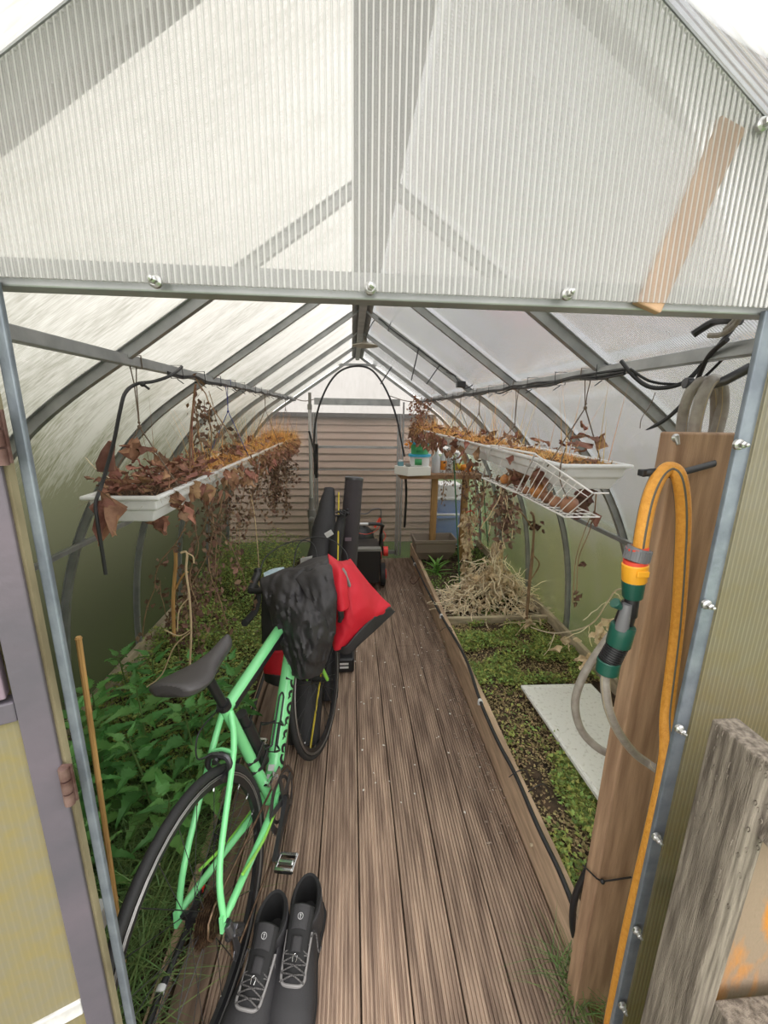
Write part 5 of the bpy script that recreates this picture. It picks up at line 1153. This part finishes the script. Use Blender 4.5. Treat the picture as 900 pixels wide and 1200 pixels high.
# ================================================================== THE GREEN BICYCLE (local: x forward, y left, z up)
bike = thing('road_bicycle', 'mint green road bicycle with black saddle leaning by the left bed', 'bicycle')
RH, BB, SC, HT, HB, FH = V((0, 0, .34)), V((.405, 0, .27)), V((.263, 0, .75)), V((.794, 0, .81)), V((.835, 0, .676)), V((.985, 0, .34))
fr = MB()
def ov(mb, a, b, r0, r1, flat=1, n=14, upv=(0, 0, 1)): mb.tube([V(a), V(a).lerp(V(b), .5), V(b)], [r0, (r0+r1)/2, r1], n, flat=flat, upv=upv)
DTa, DTb = V((.822, 0, .715)), V((.415, 0, .285))
STt = V((.258, 0, .765))
ov(fr, BB, STt, .0185, .0165); ov(fr, HB-V((.004, 0, -.0)), HT, .021, .019)
ov(fr, V((.268, 0, .748)), V((.80, 0, .785)), .017, .020, 1.15)
ov(fr, DTa, DTb, .028, .031)
fr.tube([BB+V((0, .036, 0)), BB-V((0, .036, 0))], .0225, 16)
for s_ in (-1, 1):
    fr.tube(smooth_path([BB+V((-.02, s_*.022, 0)), BB+V((-.12, s_*.036, .015)), RH+V((.06, s_*.060, -.008)), RH+V((0, s_*.064, 0))], 5), [.0125]*6+[.0105]*6+[.009]*4, 10)
    fr.tube(smooth_path([SC+V((.002, s_*.012, -.01)), SC+V((-.05, s_*.034, -.10)), RH+V((.045, s_*.050, .12)), RH+V((0, s_*.064, 0))], 5), [.0095]*6+[.0085]*10, 10)
    fr.bar(RH+V((.0, s_*.064, .02)), RH+V((-.008, s_*.064, -.02)), .008, .022, (1, 0, 0))
fr.tube([SC+V((-.055, -.034, -.10)), SC+V((-.050, 0, -.097)), SC+V((-.055, .034, -.10))], .006, 8)
fo = fr.build('frame', 'green', bike)
mb = MB(); a, b = V((.285, -.0165, .742)), V((.795, -.020, .772)); mb.bar(a, b, .008, .020, (0, 0, 1)); plabel(mb.build('tube_panel', 'black', fo, smooth=False, bevel=.002), 'black side of the top tube')
mb = MB()
for s_ in (-1, 1): mb.tube(smooth_path([BB+V((-.06, s_*.043, .009)), BB+V((-.17, s_*.055, .028)), RH+V((.10, s_*.0655, .012))], 4), .0045, 6)
mb.build('stay_accent', 'lime', fo)
# down tube lettering, right side, reading towards the head tube
dirv = (DTa-DTb).normalized()
def text_mesh(txt, size, ext, name, m, par, mat4):
    c = bpy.data.curves.new(name, 'FONT'); c.body = txt; c.size = size; c.extrude = ext; c.align_y = 'CENTER'; c.offset = .0012
    o = bpy.data.objects.new(name+'_tmp', c); COL.objects.link(o); bpy.context.view_layer.update()
    me = bpy.data.meshes.new_from_object(o.evaluated_get(bpy.context.evaluated_depsgraph_get())); bpy.data.objects.remove(o)
    me.transform(mat4); me.materials.clear(); me.materials.append(M[m]); q = bpy.data.objects.new(name, me); COL.objects.link(q); q.parent = par; return q
X_ = dirv; Z_ = V((0, -1, 0)); Y_ = Z_.cross(X_)
# text runs along the tube, wraps on the outer-right face
Zt = (V((0, -1, 0))*cos(R(12))+Y_*sin(R(12))).normalized(); Yt = Zt.cross(X_)
o0 = DTb+dirv*.085+Zt*.0255
mt = Matrix(((X_.x, Yt.x, Zt.x, o0.x), (X_.y, Yt.y, Zt.y, o0.y), (X_.z, Yt.z, Zt.z, o0.z), (0, 0, 0, 1)))
tx_ = text_mesh('cannondale', .090, .0045, 'lettering', 'black', fo, mt); me = tx_.data
xs_ = [((v.co-DTb).dot(dirv)) for v in me.vertices]; k_ = .40/(max(xs_)-min(xs_)); x0_ = min(xs_)
for v in me.vertices:      # stretch along the tube and curve round it
    d = v.co-DTb; t = d.dot(dirv); yy = d.dot(Yt); zz = d.dot(Zt); t2 = .085+(t-x0_)*k_; th = yy/.031; rr = .0320-.0030*(t2/.59)+(zz-.0255)*.15
    v.co = DTb+dirv*t2+Zt*(rr*cos(th))+Yt*(rr*sin(th))
for k, (z, m_) in enumerate(((.045, 'whiteplastic'), (.075, 'whiteplastic'))):
    q = DTb+dirv*z; nrm = V((-dirv.z, 0, dirv.x)); mb = MB(); mb.bar(q+nrm*.0308-dirv*.010, q+nrm*.0308+dirv*.010, .022, .003, nrm); mb.build('sticker', m_, fo, smooth=False)
# wheels
def wheel(name, c, par, steer=0):
    w = MB(); n = 48; c = V(c)
    w.tube([c+V((cos(2*pi*i/n)*.3285, 0, sin(2*pi*i/n)*.3285)) for i in range(n)], .0125, 10, closed=True, upv=(0, 1, 0))
    ty = w.build('tyre' if name is None else name, 'rubber', par)
    def ring(r0, r1, hw, m, nm):
        mb = MB(); pr = [(r0, -hw*.6), (r0, hw*.6), (r1, hw), (r1, -hw), (r0, -hw*.6)]; mb.lathe(pr, c, (0, 1, 0), 48); return mb.build(nm, m, par)
    ring(.292, .317, .0105, 'black', 'rim'); 
    mb = MB()
    for s_ in (-1, 1):
        for rr in (.311, .3165): mb.tube([c+V((cos(2*pi*i/n)*rr, s_*.0108, sin(2*pi*i/n)*rr)) for i in range(n)], .0017, 5, closed=True)
    mb.build('brake_track', 'brake', par)
    mb = MB()
    for i in range(24):
        a = 2*pi*i/24; s_ = 1 if i % 2 else -1; b = a+(.55 if (i//2) % 2 else -.55)
        mb.tube([c+V((cos(b)*.022, s_*.026, sin(b)*.022)), c+V((cos(a)*.297, 0, sin(a)*.297))], .0012, 4)
    mb.build('spokes', 'black', par)
    mb = MB()
    for i in range(24): a = 2*pi*i/24; mb.tube([c+V((cos(a)*.281, 0, sin(a)*.281)), c+V((cos(a)*.294, 0, sin(a)*.294))], .0022, 5)
    mb.build('nipples', 'chrome', par)
    mb = MB(); mb.lathe([(0, -.052), (.008, -.052), (.010, -.03), (.024, -.029), (.024, -.026), (.012, -.022), (.011, .022), (.024, .026), (.024, .029), (.010, .03), (.008, .052), (0, .052)], c, (0, 1, 0), 18); mb.tube([c+V((0, -.075, 0)), c+V((0, .075, 0))], .005, 8); mb.lathe([(0, .062), (.011, .062), (.011, .078), (0, .080)], c, (0, 1, 0), 14); mb.build('hub', 'black', par)
wheel(None, RH, bike); wheel(None, FH, bike)
# fork
mb = MB()
for s_ in (-1, 1): mb.tube(smooth_path([HB+V((.002, s_*.022, -.01)), HB+V((.03, s_*.040, -.06)), HB+V((.075, s_*.047, -.18)), FH+V((0, s_*.050, 0))], 5), [.013]*6+[.011]*5+[.009]*5, 10)
mb.tube([HB+V((0, -.026, -.014)), HB+V((0, .026, -.014))], .016, 10); mb.tube([HB+V((-.002, 0, -.02)), HB+V((-.006, 0, .01))], .022, 12); fk = mb.build('fork', 'lime', bike)
# saddle
mb = MB()
def sad(u, v):
    t = u; x = .065+.275*t; hw = .071*(1-max(0, (t-.05))**.75*1.08)+.0; hw = [.058, .070, .070, .060, .045, .032, .026, .023, .0215, .020, .010][min(10, int(t*10+.001))] if False else None
    import bisect
    ts = [0, .08, .2, .35, .5, .65, .8, .93, 1]; hs = [.050, .068, .071, .060, .041, .027, .021, .019, .010]
    i = min(len(ts)-2, bisect.bisect_right(ts, t)-1); f = (t-ts[i])/(ts[i+1]-ts[i]); hw = hs[i]+(hs[i+1]-hs[i])*f
    a = -pi*.78+2*pi*.78*v; y = hw*sin(a)/1.0; z = .948+.012*(1-t)*(1-t)*2-.012*sin(pi*t)+(-(1-cos(a))*.019)
    if abs(a) > pi/2: y = hw*(1 if a > 0 else -1)*(1-(abs(a)-pi/2)*.25)
    return V((x, y, z))
mb.grid(sad, 26, 16); mb.f.append(tuple(j*27 for j in range(17)))
sd = mb.build('saddle', 'saddle', bike, solid=.004, subd=1)
mb = MB()
for s_ in (-1, 1): mb.tube(smooth_path([V((.10, s_*.03, .925)), V((.15, s_*.022, .905)), V((.24, s_*.022, .905)), V((.32, s_*.008, .93))], 4), .0035, 6)
mb.build('rails', 'chrome', sd)
mb = MB(); mb.tube([STt-V((-.01, 0, .03)), V((.205, 0, .915))], .0136, 14); mb.bar(V((.17, 0, .908)), V((.235, 0, .905)), .05, .022); mb.build('seatpost', 'black', bike)
mb = MB(); d = (STt-BB).normalized(); mb.tube([STt-d*.012, STt+d*.008], .0195, 16); mb.tube([STt-d*.002+V((-.02, -.012, 0)), STt-d*.002+V((-.02, .012, 0))], .005, 8); mb.build('seat_clamp', 'black', bike)
# stem and bars
ST = HT+V((-.008, 0, .035)); BC = V((.865, 0, .862)); mb = MB(); mb.tube([HT, ST+V((-.004, 0, .012))], .017, 12); mb.tube([ST, BC], [.016, .015], 12); mb.build('stem', 'black', bike)
mb = MB(); barp = [V((.865, -.20, .862)), V((.865, -.1, .862)), BC, V((.865, .1, .862)), V((.865, .20, .862))]; mb.tube(barp, [.0125, .0135, .0155, .0135, .0125], 12); hb = mb.build('handlebar', 'black', bike)
for s_ in (-1, 1):
    mb = MB(); mb.tube(smooth_path([V((.865, s_*.195, .862)), V((.90, s_*.208, .866)), V((.935, s_*.21, .850)), V((.945, s_*.212, .80)), V((.905, s_*.215, .752)), V((.84, s_*.216, .742)), V((.80, s_*.216, .742))], 5), .0155, 12); mb.build('bar_tape', 'rubber', hb)
    mb = MB(); mb.tube(smooth_path([V((.915, s_*.21, .866)), V((.945, s_*.211, .884)), V((.975, s_*.211, .900)), V((.985, s_*.211, .925))], 4), [.016]*4+[.018]*4+[.017]*4+[.012], 12); bh = mb.build('brake_hood', 'black', hb)
    mb = MB(); mb.tube(smooth_path([V((.980, s_*.211, .885)), V((.995, s_*.215, .84)), V((.975, s_*.222, .78))], 4), .006, 8, flat=.6); mb.build('brake_lever', 'darkmetal', bh)
mb = MB()   # cable loops in front of the bar
mb.tube(smooth_path([V((.97, .205, .87)), V((1.05, .20, .95)), V((1.12, .10, 1.0)), V((1.12, -.02, .99)), V((1.02, -.06, .88)), V((.90, -.03, .78))], 6), .0028, 6)
mb.tube(smooth_path([V((.97, -.205, .87)), V((1.06, -.20, .95)), V((1.13, -.09, 1.01)), V((1.12, .04, 1.0)), V((1.02, .06, .88)), V((.88, .03, .76))], 6), .0028, 6); mb.build('brake_cables', 'blackcable', bike)
# crankset
yR = -.045; mb = MB(); mb.lathe([(.082, yR-.0015), (.101, yR-.0015), (.101, yR+.0015), (.082, yR+.0015), (.082, yR-.0015)], BB*V((1, 1, 1)).x if False else V((BB.x, 0, BB.z)), (0, 1, 0), 40)
for i in range(40): a = i*2*pi/40; mb.bar(BB+V((cos(a)*.100, yR, sin(a)*.100)), BB+V((cos(a)*.105, yR, sin(a)*.105)), .005, .002, (0, 1, 0), .002)
for i in range(5): a = i*2*pi/5+.3; mb.bar(BB+V((0, yR-.004, 0)), BB+V((cos(a)*.088, yR-.003, sin(a)*.088)), .022, .005, (0, 1, 0), .016)
mb.lathe([(.062, yR+.006), (.072, yR+.006), (.072, yR+.009), (.062, yR+.009), (.062, yR+.006)], BB, (0, 1, 0), 34)
mb.build('chainring', 'darkmetal', bike)
ang = R(-150); mb = MB(); pR = BB+V((.170*cos(ang), 0, .170*sin(ang)))
mb.bar(BB+V((0, yR-.016, 0)), pR+V((0, yR-.020, 0)), .030, .014, (0, 1, 0), .020); mb.bar(BB+V((0, .055, 0)), BB-V((.170*cos(ang), -.065, .170*sin(ang))), .030, .014, (0, 1, 0), .020); mb.tube([BB+V((0, -.065, 0)), BB+V((0, .062, 0))], .014, 12); mb.build('crank_arms', 'black', bike)
for c, s_ in ((pR, -1), (BB*2-pR, 1)):
    yy = s_*.105; q = V((c.x, yy, c.z)); mb = MB(); mb.tube([V((c.x, s_*.065, c.z)), V((c.x, s_*.135, c.z))], .006, 8)
    for dx in (-.024, .024): mb.bar(q+V((dx, -.028, 0)), q+V((dx, .028, 0)), .010, .016)
    for dy in (-.028, .028): mb.bar(q+V((-.028, dy, 0)), q+V((.028, dy, 0)), .008, .012)
    mb.lathe([(0, -.024), (.010, -.024), (.010, .024), (0, .024)], q, (0, 1, 0), 10); mb.build('pedal', 'chrome', bike, smooth=False, bevel=.002)
# cassette, chain, mechs
mb = MB(); cs = [.024+.0042*i for i in range(9)]
for i, rr in enumerate(cs):
    y = -.052+.0042*i; mb.lathe([(.012, y-.0008), (rr, y-.0008), (rr, y+.0008), (.012, y+.0008)], RH, (0, 1, 0), 28)
    for k in range(int(rr*520)): a = 2*pi*k/int(rr*520)+i; mb.bar(RH+V((cos(a)*rr, y, sin(a)*rr)), RH+V((cos(a)*(rr+.004), y, sin(a)*(rr+.004))), .0045, .0016, (0, 1, 0), .002)
mb.build('cassette', 'cassette', bike, smooth=False)
mb = MB(); ch = [RH+V((.0, -.044, .040)), BB+V((0, yR, .101)), BB+V((.071, yR, .071)), BB+V((.101, yR, 0)), BB+V((.071, yR, -.071)), BB+V((0, yR, -.101)), RH+V((.045, -.05, -.165)), RH+V((.015, -.05, -.16)), RH+V((.03, -.048, -.075)), RH+V((.02, -.044, -.04)), RH+V((-.03, -.044, -.025)), RH+V((-.04, -.044, 0)), RH+V((-.028, -.044, .028))]
mb.tube(ch, .0042, 6, closed=True, flat=.8); mb.build('chain', 'cassette', bike)
mb = MB(); mb.tube([RH+V((.0, -.070, -.01)), RH+V((.0, -.078, -.045))], .012, 10); mb.bar(RH+V((.0, -.080, -.03)), RH+V((.030, -.075, -.075)), .026, .024, (0, 1, 0)); mb.bar(RH+V((.03, -.056, -.075)), RH+V((.030, -.056, -.16)), .018, .006, (0, 1, 0))
for z, x in ((-.085, .025), (-.16, .03)): mb.lathe([(0, -.005), (.018, -.005), (.018, .005), (0, .005)], RH+V((x, -.05, z)), (0, 1, 0), 16)
rd = mb.build('rear_derailleur', 'darkmetal', bike, smooth=False, bevel=.002)
mb = MB(); mb.bar(RH+V((-.004, -.094, -.028)), RH+V((.028, -.090, -.068)), .010, .004, (0, 1, 0)); plabel(mb.build('link_plate', 'chrome', rd, smooth=False), 'bright silver link')
mb = MB(); p = BB+V((-.035, -.03, .10)); mb.bar(p, p+V((.01, -.02, .03)), .02, .02); mb.bar(p+V((-.03, -.022, .02)), p+V((.04, -.022, .02)), .004, .028, (0, 0, 1)); mb.tube([p, p+V((0, .03, 0))], .01, 8); mb.build('front_derailleur', 'chrome', bike, smooth=False)
# brakes
for c, lab in ((SC+V((-.075, 0, -.105)), 'r'), (HB+V((.045, 0, -.005)), 'f')):
    mb = MB(); mb.tube([c+V((0, 0, 0)), c+V((.02 if lab == 'r' else -.03, 0, 0))], .006, 8)
    for s_ in (-1, 1):
        mb.tube(smooth_path([c+V((0, -s_*.006, .012)), c+V((0, s_*.026, .006)), c+V((-.006, s_*.034, -.022)), c+V((-.006, s_*.020, -.048))], 4), [.009]*8+[.007]*5, 8); mb.bar(c+V((-.03, s_*.0165, -.046)), c+V((.02, s_*.0165, -.040)), .008, .010)
    mb.lathe([(0, 0), (.009, 0), (.009, .008), (0, .008)], c+V((-.012, 0, .006)), (-1, 0, 0), 10); mb.build('brake_caliper', 'black' if lab == 'f' else 'darkmetal', bike)
# bottle cages: seat tube holds a mini pump strap, down tube holds a cage
ax_d = dirv; nd = V((-dirv.z, 0, dirv.x)); q0 = DTb+dirv*.17+nd*.030; mb = MB()
cr_r = .037; cc_ = q0+nd*cr_r
wr = .0036; lo_, hi_ = -.045, .045
far = [cc_+nd*.034+V((0, sy*.034, 0))+dirv*t for sy, t in ((-1, lo_), (1, lo_), (1, hi_), (-1, hi_))]
mb.tube(far, wr, 8, closed=True)
for sy in (-1, 1):
    mb.tube(smooth_path([cc_+nd*.034+V((0, sy*.034, 0))+dirv*lo_, q0+V((0, sy*.030, 0))+nd*.02+dirv*(lo_+.005), q0+V((0, sy*.010, 0))+dirv*(lo_+.02)], 4), wr, 8)
    mb.tube(smooth_path([cc_+nd*.034+V((0, sy*.034, 0))+dirv*hi_, cc_+V((0, sy*.038, 0))+dirv*(hi_-.005), q0+V((0, sy*.012, 0))+dirv*(hi_+.01)], 4), wr, 8)
    mb.tube([q0+V((0, sy*.010, 0))+dirv*(lo_+.02), q0+V((0, sy*.009, 0))+dirv*.14], wr, 8)
mb.tube(smooth_path([q0+V((0, -.009, 0))+dirv*.14, q0+dirv*.155, q0+V((0, .009, 0))+dirv*.14], 3), .0036, 6); mb.build('bottle_cage', 'black', bike)
ds_ = (STt-BB).normalized(); ns = V((ds_.z, 0, -ds_.x)); q1 = BB+ds_*.17; mb = MB(); mb.tube([q1+ns*.045-ds_*.02, q1+ns*.045+ds_*.19], [.020, .022], 12); mb.tube([q1+ns*.045+ds_*.19, q1+ns*.045+ds_*.24], [.016, .018], 12); plabel(mb.build('tool_canister', 'black', bike), 'black canister strapped to the seat tube')
mb = MB()
for k in (.02, .07): q = q1+ds_*k; mb.tube([q-ns*.020, q+V((0, .023, 0)), q+ns*.055+V((0, .022, 0)), q+ns*.068, q+ns*.055+V((0, -.022, 0)), q+V((0, -.023, 0))], .008, 8, closed=True, flat=.4, upv=tuple(ds_))
mb.build('strap', 'black', bike)
mb = MB(); mb.tube(smooth_path([V((.28, .02, .745)), V((.18, .035, .74)), V((.15, .035, .68)), SC+V((-.08, .015, -.085))], 5), .0022, 6); mb.build('brake_hose', 'blackcable', bike)
# pose
ph, le = R(12.9), R(-6.5); F = V((sin(ph), cos(ph), 0)); Sx = V((cos(ph), -sin(ph), 0)); U2 = V((0, 0, 1))*cos(le)+Sx*sin(le); S2 = Sx*cos(le)-V((0, 0, 1))*sin(le)
mt = Matrix(((F.x, -S2.x, U2.x), (F.y, -S2.y, U2.y), (F.z, -S2.z, U2.z)))
bike.rotation_euler = mt.to_euler(); bike.location = (-.35, .806, .0)

# ================================================================== BOOTS (local: toe along +x, z up)
def boot(label, heel, toe, flip):
    t = thing('hiking_boot', label, 'boot', group='pair of hiking boots')
    L = .29; ts = [0, .06, .15, .28, .42, .56, .70, .84, .94, 1]
    hwid = [.024, .038, .042, .042, .043, .050, .056, .054, .040, .014]
    def hw(x): 
        f = x; 
        for i in range(len(ts)-1):
            if ts[i] <= f <= ts[i+1]: return hwid[i]+(hwid[i+1]-hwid[i])*(f-ts[i])/(ts[i+1]-ts[i])
        return hwid[-1]
    bend = lambda f: -.010*sin(pi*f)*flip+.006*f*flip
    n = 30
    def outline(k, g=0, sc=1):
        out = []
        for i in range(n+1): f = i/n; out.append((L*f+(g if i == n else (-g if i == 0 else 0)), (hw(f)*sc+g)+bend(f)))
        for i in range(n, -1, -1): f = i/n; out.append((L*f+(g if i == n else (-g if i == 0 else 0)), -(hw(f)*sc+g)+bend(f)))
        return out
    mb = MB(); ol = outline(0, .004); mb.extrude(ol, lambda p, z: (p[0], p[1], z+(.010*max(0, (p[0]/L-.75)/.25)**2)), 0, .024); mb.build('sole', 'bootdark', t, smooth=False, bevel=.003)
    zt_ = [.112, .116, .120, .118, .098, .082, .070, .060, .048, .030]
    def zh(f):
        for i in range(len(ts)-1):
            if ts[i] <= f <= ts[i+1]: return zt_[i]+(zt_[i+1]-zt_[i])*(f-ts[i])/(ts[i+1]-ts[i])
        return zt_[-1]
    def up_(u, v):       # forefoot
        f = .30+.70*u; a = pi*v; w = hw(f); h = zh(f)-.020
        return V((L*f, cos(a)*w*(1-.08*sin(a))+bend(f), .020+sin(a)**.75*h))
    mb = MB(); nu, nv = 36, 24
    vs = [up_(i/nu, j/nv) for j in range(nv+1) for i in range(nu+1)]; fs = []
    for j in range(nv):
        for i in range(nu):
            f = .30+.70*(i+.5)/nu; v = (j+.5)/nv
            if f < .44 and .26 < v < .74: continue
            fs.append((j*(nu+1)+i, j*(nu+1)+i+1, (j+1)*(nu+1)+i+1, (j+1)*(nu+1)+i))
    mb.add(vs, fs)
    def shaft(k, i, m=36):     # rings of the ankle shaft, from the sole up over the collar and down inside
        a = 2*pi*i/m; cx, rx, ry, z, lean = [(.205, .215, 1.0, .020, 0), (.200, .212, 1.04, .045, 0), (.200, .205, .98, .080, 0), (.205, .205, .94, .105, .006), (.205, .200, .92, .122, .012), (.205, .190, .84, .130, .014), (.205, .172, .70, .126, .014), (.205, .160, .62, .110, .010), (.205, .155, .60, .050, 0)][k]
        f = max(0, cx-rx*cos(a)); w = (.042 if k else .040)*ry
        return V((L*(cx-rx*cos(a)), sin(a)*w+bend(.2), z+lean*cos(a)))
    m = 36; vs = [shaft(k, i) for k in range(5) for i in range(m)]
    mb.add(vs, [(k*m+i, k*m+(i+1) % m, (k+1)*m+(i+1) % m, (k+1)*m+i) for k in range(4) for i in range(m)]); mb.build('upper', 'boot', t, solid=.003)
    mb = MB(); vs = [shaft(k, i) for k in range(4, 9) for i in range(m)]+[V((L*.2, bend(.2), .048))]
    mb.add(vs, [(k*m+i, k*m+(i+1) % m, (k+1)*m+(i+1) % m, (k+1)*m+i) for k in range(4) for i in range(m)]+[(4*m+i, 4*m+(i+1) % m, 5*m) for i in range(m)]); mb.build('padded_collar', 'bootdark', t)
    # tongue
    def ton(u, v): f = .29+.39*u; return V((L*f, (-.030+.060*v)*(1-.15*u)+bend(f), (.150-.072*u**.8)-.012*(2*v-1)**2))
    mb = MB(); mb.grid(ton, 14, 10); tg = mb.build('tongue', 'bootdark', t, solid=.006)
    mb = MB(); mb.grid(lambda u, v: ton(.02+.34*u, .16+.68*v)+V((0, 0, .005)), 8, 6); pt = plabel(mb.build('tongue_patch', 'boot', tg, solid=.003, bevel=.001), 'dark square logo patch')
    c = ton(.20, .5)+V((0, 0, .009)); e1 = (ton(.3, .5)-ton(.1, .5)).normalized(); e2 = V((0, 1, 0)); mb = MB(); mb.tube([c+(e1*cos(2*pi*i/18)+e2*sin(2*pi*i/18))*.0065 for i in range(18)], .0006, 5, closed=True); mb.tube([c-e1*.005, c+e1*.005], .0008, 5); mb.tube([c-e1*.002-e2*.0025, c-e1*.002+e2*.0025], .0006, 5); mb.build('emblem', 'clearpl', tg)
    mb = MB(); mb.grid(lambda u, v: ton(.46+.22*u, .26+.48*v)+V((0, 0, .006)), 6, 4); mb.build('lace_keeper', 'boot', tg, solid=.003)
    # grey eyestay frame
    rim = []
    for s_, rng in ((1, range(0, 9)), (-1, range(8, -1, -1))):
        for i in rng: f = .40+.28*i/8; rim.append(V((L*f, s_*(.031-.003*i/8)+bend(f), zh(f)-.002)))
    rim = rim[:9]+[V((L*.715, .020+bend(.7), zh(.715)+.001)), V((L*.725, 0+bend(.7), zh(.72)+.004)), V((L*.715, -.020+bend(.7), zh(.715)+.001))]+rim[9:]
    mb = MB(); mb.tube(smooth_path(rim, 3), .0046, 8, flat=.8); mb.build('eyestay', 'bootgrey', t)
    mb = MB()
    for i in range(5):
        f = .44+.055*i; z = zh(f)+.009; w = .029
        mb.tube(smooth_path([V((L*f, w+bend(f), z-.003)), V((L*(f+.022), 0+bend(f), z+.004)), V((L*(f+.050), -w+bend(f), z-.007))], 4), .0017, 6)
        mb.tube(smooth_path([V((L*f, -w+bend(f), z-.003)), V((L*(f+.022), 0+bend(f), z+.0055)), V((L*(f+.050), w+bend(f), z-.007))], 4), .0017, 6)
    for s_ in (-1, 1): mb.tube(smooth_path([V((L*.44, s_*.024, zh(.44)+.006)), V((L*.40, s_*.034, zh(.4)-.006)), V((L*.46, s_*.044, .06)), V((L*.40, s_*.047, .05))], 4), .0017, 6)
    mb.build('laces', 'lace', t)
    f = .585; c = V((L*f, bend(f), zh(f)+.018)); mb = MB(); mb.tube(smooth_path([c+V((.008, .004, -.002)), c+V((-.002, .005, .001)), c+V((-.007, 0, .001)), c+V((-.002, -.005, .001)), c+V((.008, -.004, -.002))], 4), .0011, 6); mb.build('lace_hook', 'chrome', t)
    mb = MB(); mb.tube(smooth_path([V((-.003, 0, .12)), V((-.013, 0, .105)), V((-.004, 0, .085))], 4), .003, 6, flat=.5); mb.build('pull_loop', 'bootdark', t)
    d = V(toe)-V(heel); t.rotation_euler = (0, 0, math.atan2(d.y, d.x)); t.location = heel; t.scale = (1.12, 1.16, 1.10)
    return t
boot('black hiking boot with grey laces on the deck, the one set further into the greenhouse', (-.128, 1.035, .001), (-.170, .75, 0), 1)
boot('black hiking boot with grey laces on the deck, the one against the rear derailleur', (-.232, .995, .001), (-.300, .70, 0), -1)

# debris on the deck
r = random.Random(19); mb = MB()
for i in range(110):
    x = r.uniform(-.1, .64) if r.random() < .7 else r.uniform(.4, .64); y = r.uniform(1.3, 3.6); p = V((x, y, .001)); a = r.uniform(0, 6.3); s_ = r.uniform(.004, .009)
    mb.add([p+V((cos(a)*s_, sin(a)*s_, .001)), p+V((-sin(a)*s_*.7, cos(a)*s_*.7, .003)), p+V((-cos(a)*s_, -sin(a)*s_, .001)), p+V((sin(a)*s_*.7, -cos(a)*s_*.7, .002))], [(0, 1, 2, 3)])
tag(mb.build('petals', 'petal', smooth=False), 'tiny white petals scattered over the decking', 'petals', kind='stuff')
mb = MB()
for i in range(420):
    x = .655-abs(r.gauss(0, .07)); y = r.uniform(1.2, 4.0); p = V((x, y, .002)); mb.sphere(p, r.uniform(.002, .006), 5, 3, (1.5, 1, .5))
tag(mb.build('soil_crumbs', 'debris', smooth=False), 'soil crumbs gathered along the deck edge by the raised bed', 'soil', kind='stuff')

# ================================================================== LIGHT
w = bpy.data.worlds.new('sky'); S.world = w; w.use_nodes = True; N = w.node_tree.nodes; L = w.node_tree.links
bg = N['Background']; tcn = N.new('ShaderNodeTexCoord'); sp = N.new('ShaderNodeSeparateXYZ'); L.new(tcn.outputs['Generated'], sp.inputs[0])
cr = N.new('ShaderNodeValToRGB'); L.new(sp.outputs[2], cr.inputs[0]); e = cr.color_ramp.elements
e[0].position = 0; e[0].color = (.80, .775, .74, 1); e[1].position = .6; e[1].color = (1.0, .985, .97, 1)
L.new(cr.outputs[0], bg.inputs[0]); bg.inputs[1].default_value = 1.72
sun = bpy.data.objects.new('sun', bpy.data.lights.new('sun', 'SUN')); COL.objects.link(sun); sun.data.energy = .6; sun.data.angle = R(25); sun.data.color = (1, .96, .9); sun.rotation_euler = (R(25), 0, 0)
S.view_settings.view_transform = 'Standard'; S.view_settings.look = 'None'; S.view_settings.exposure = .78; S.view_settings.gamma = 1
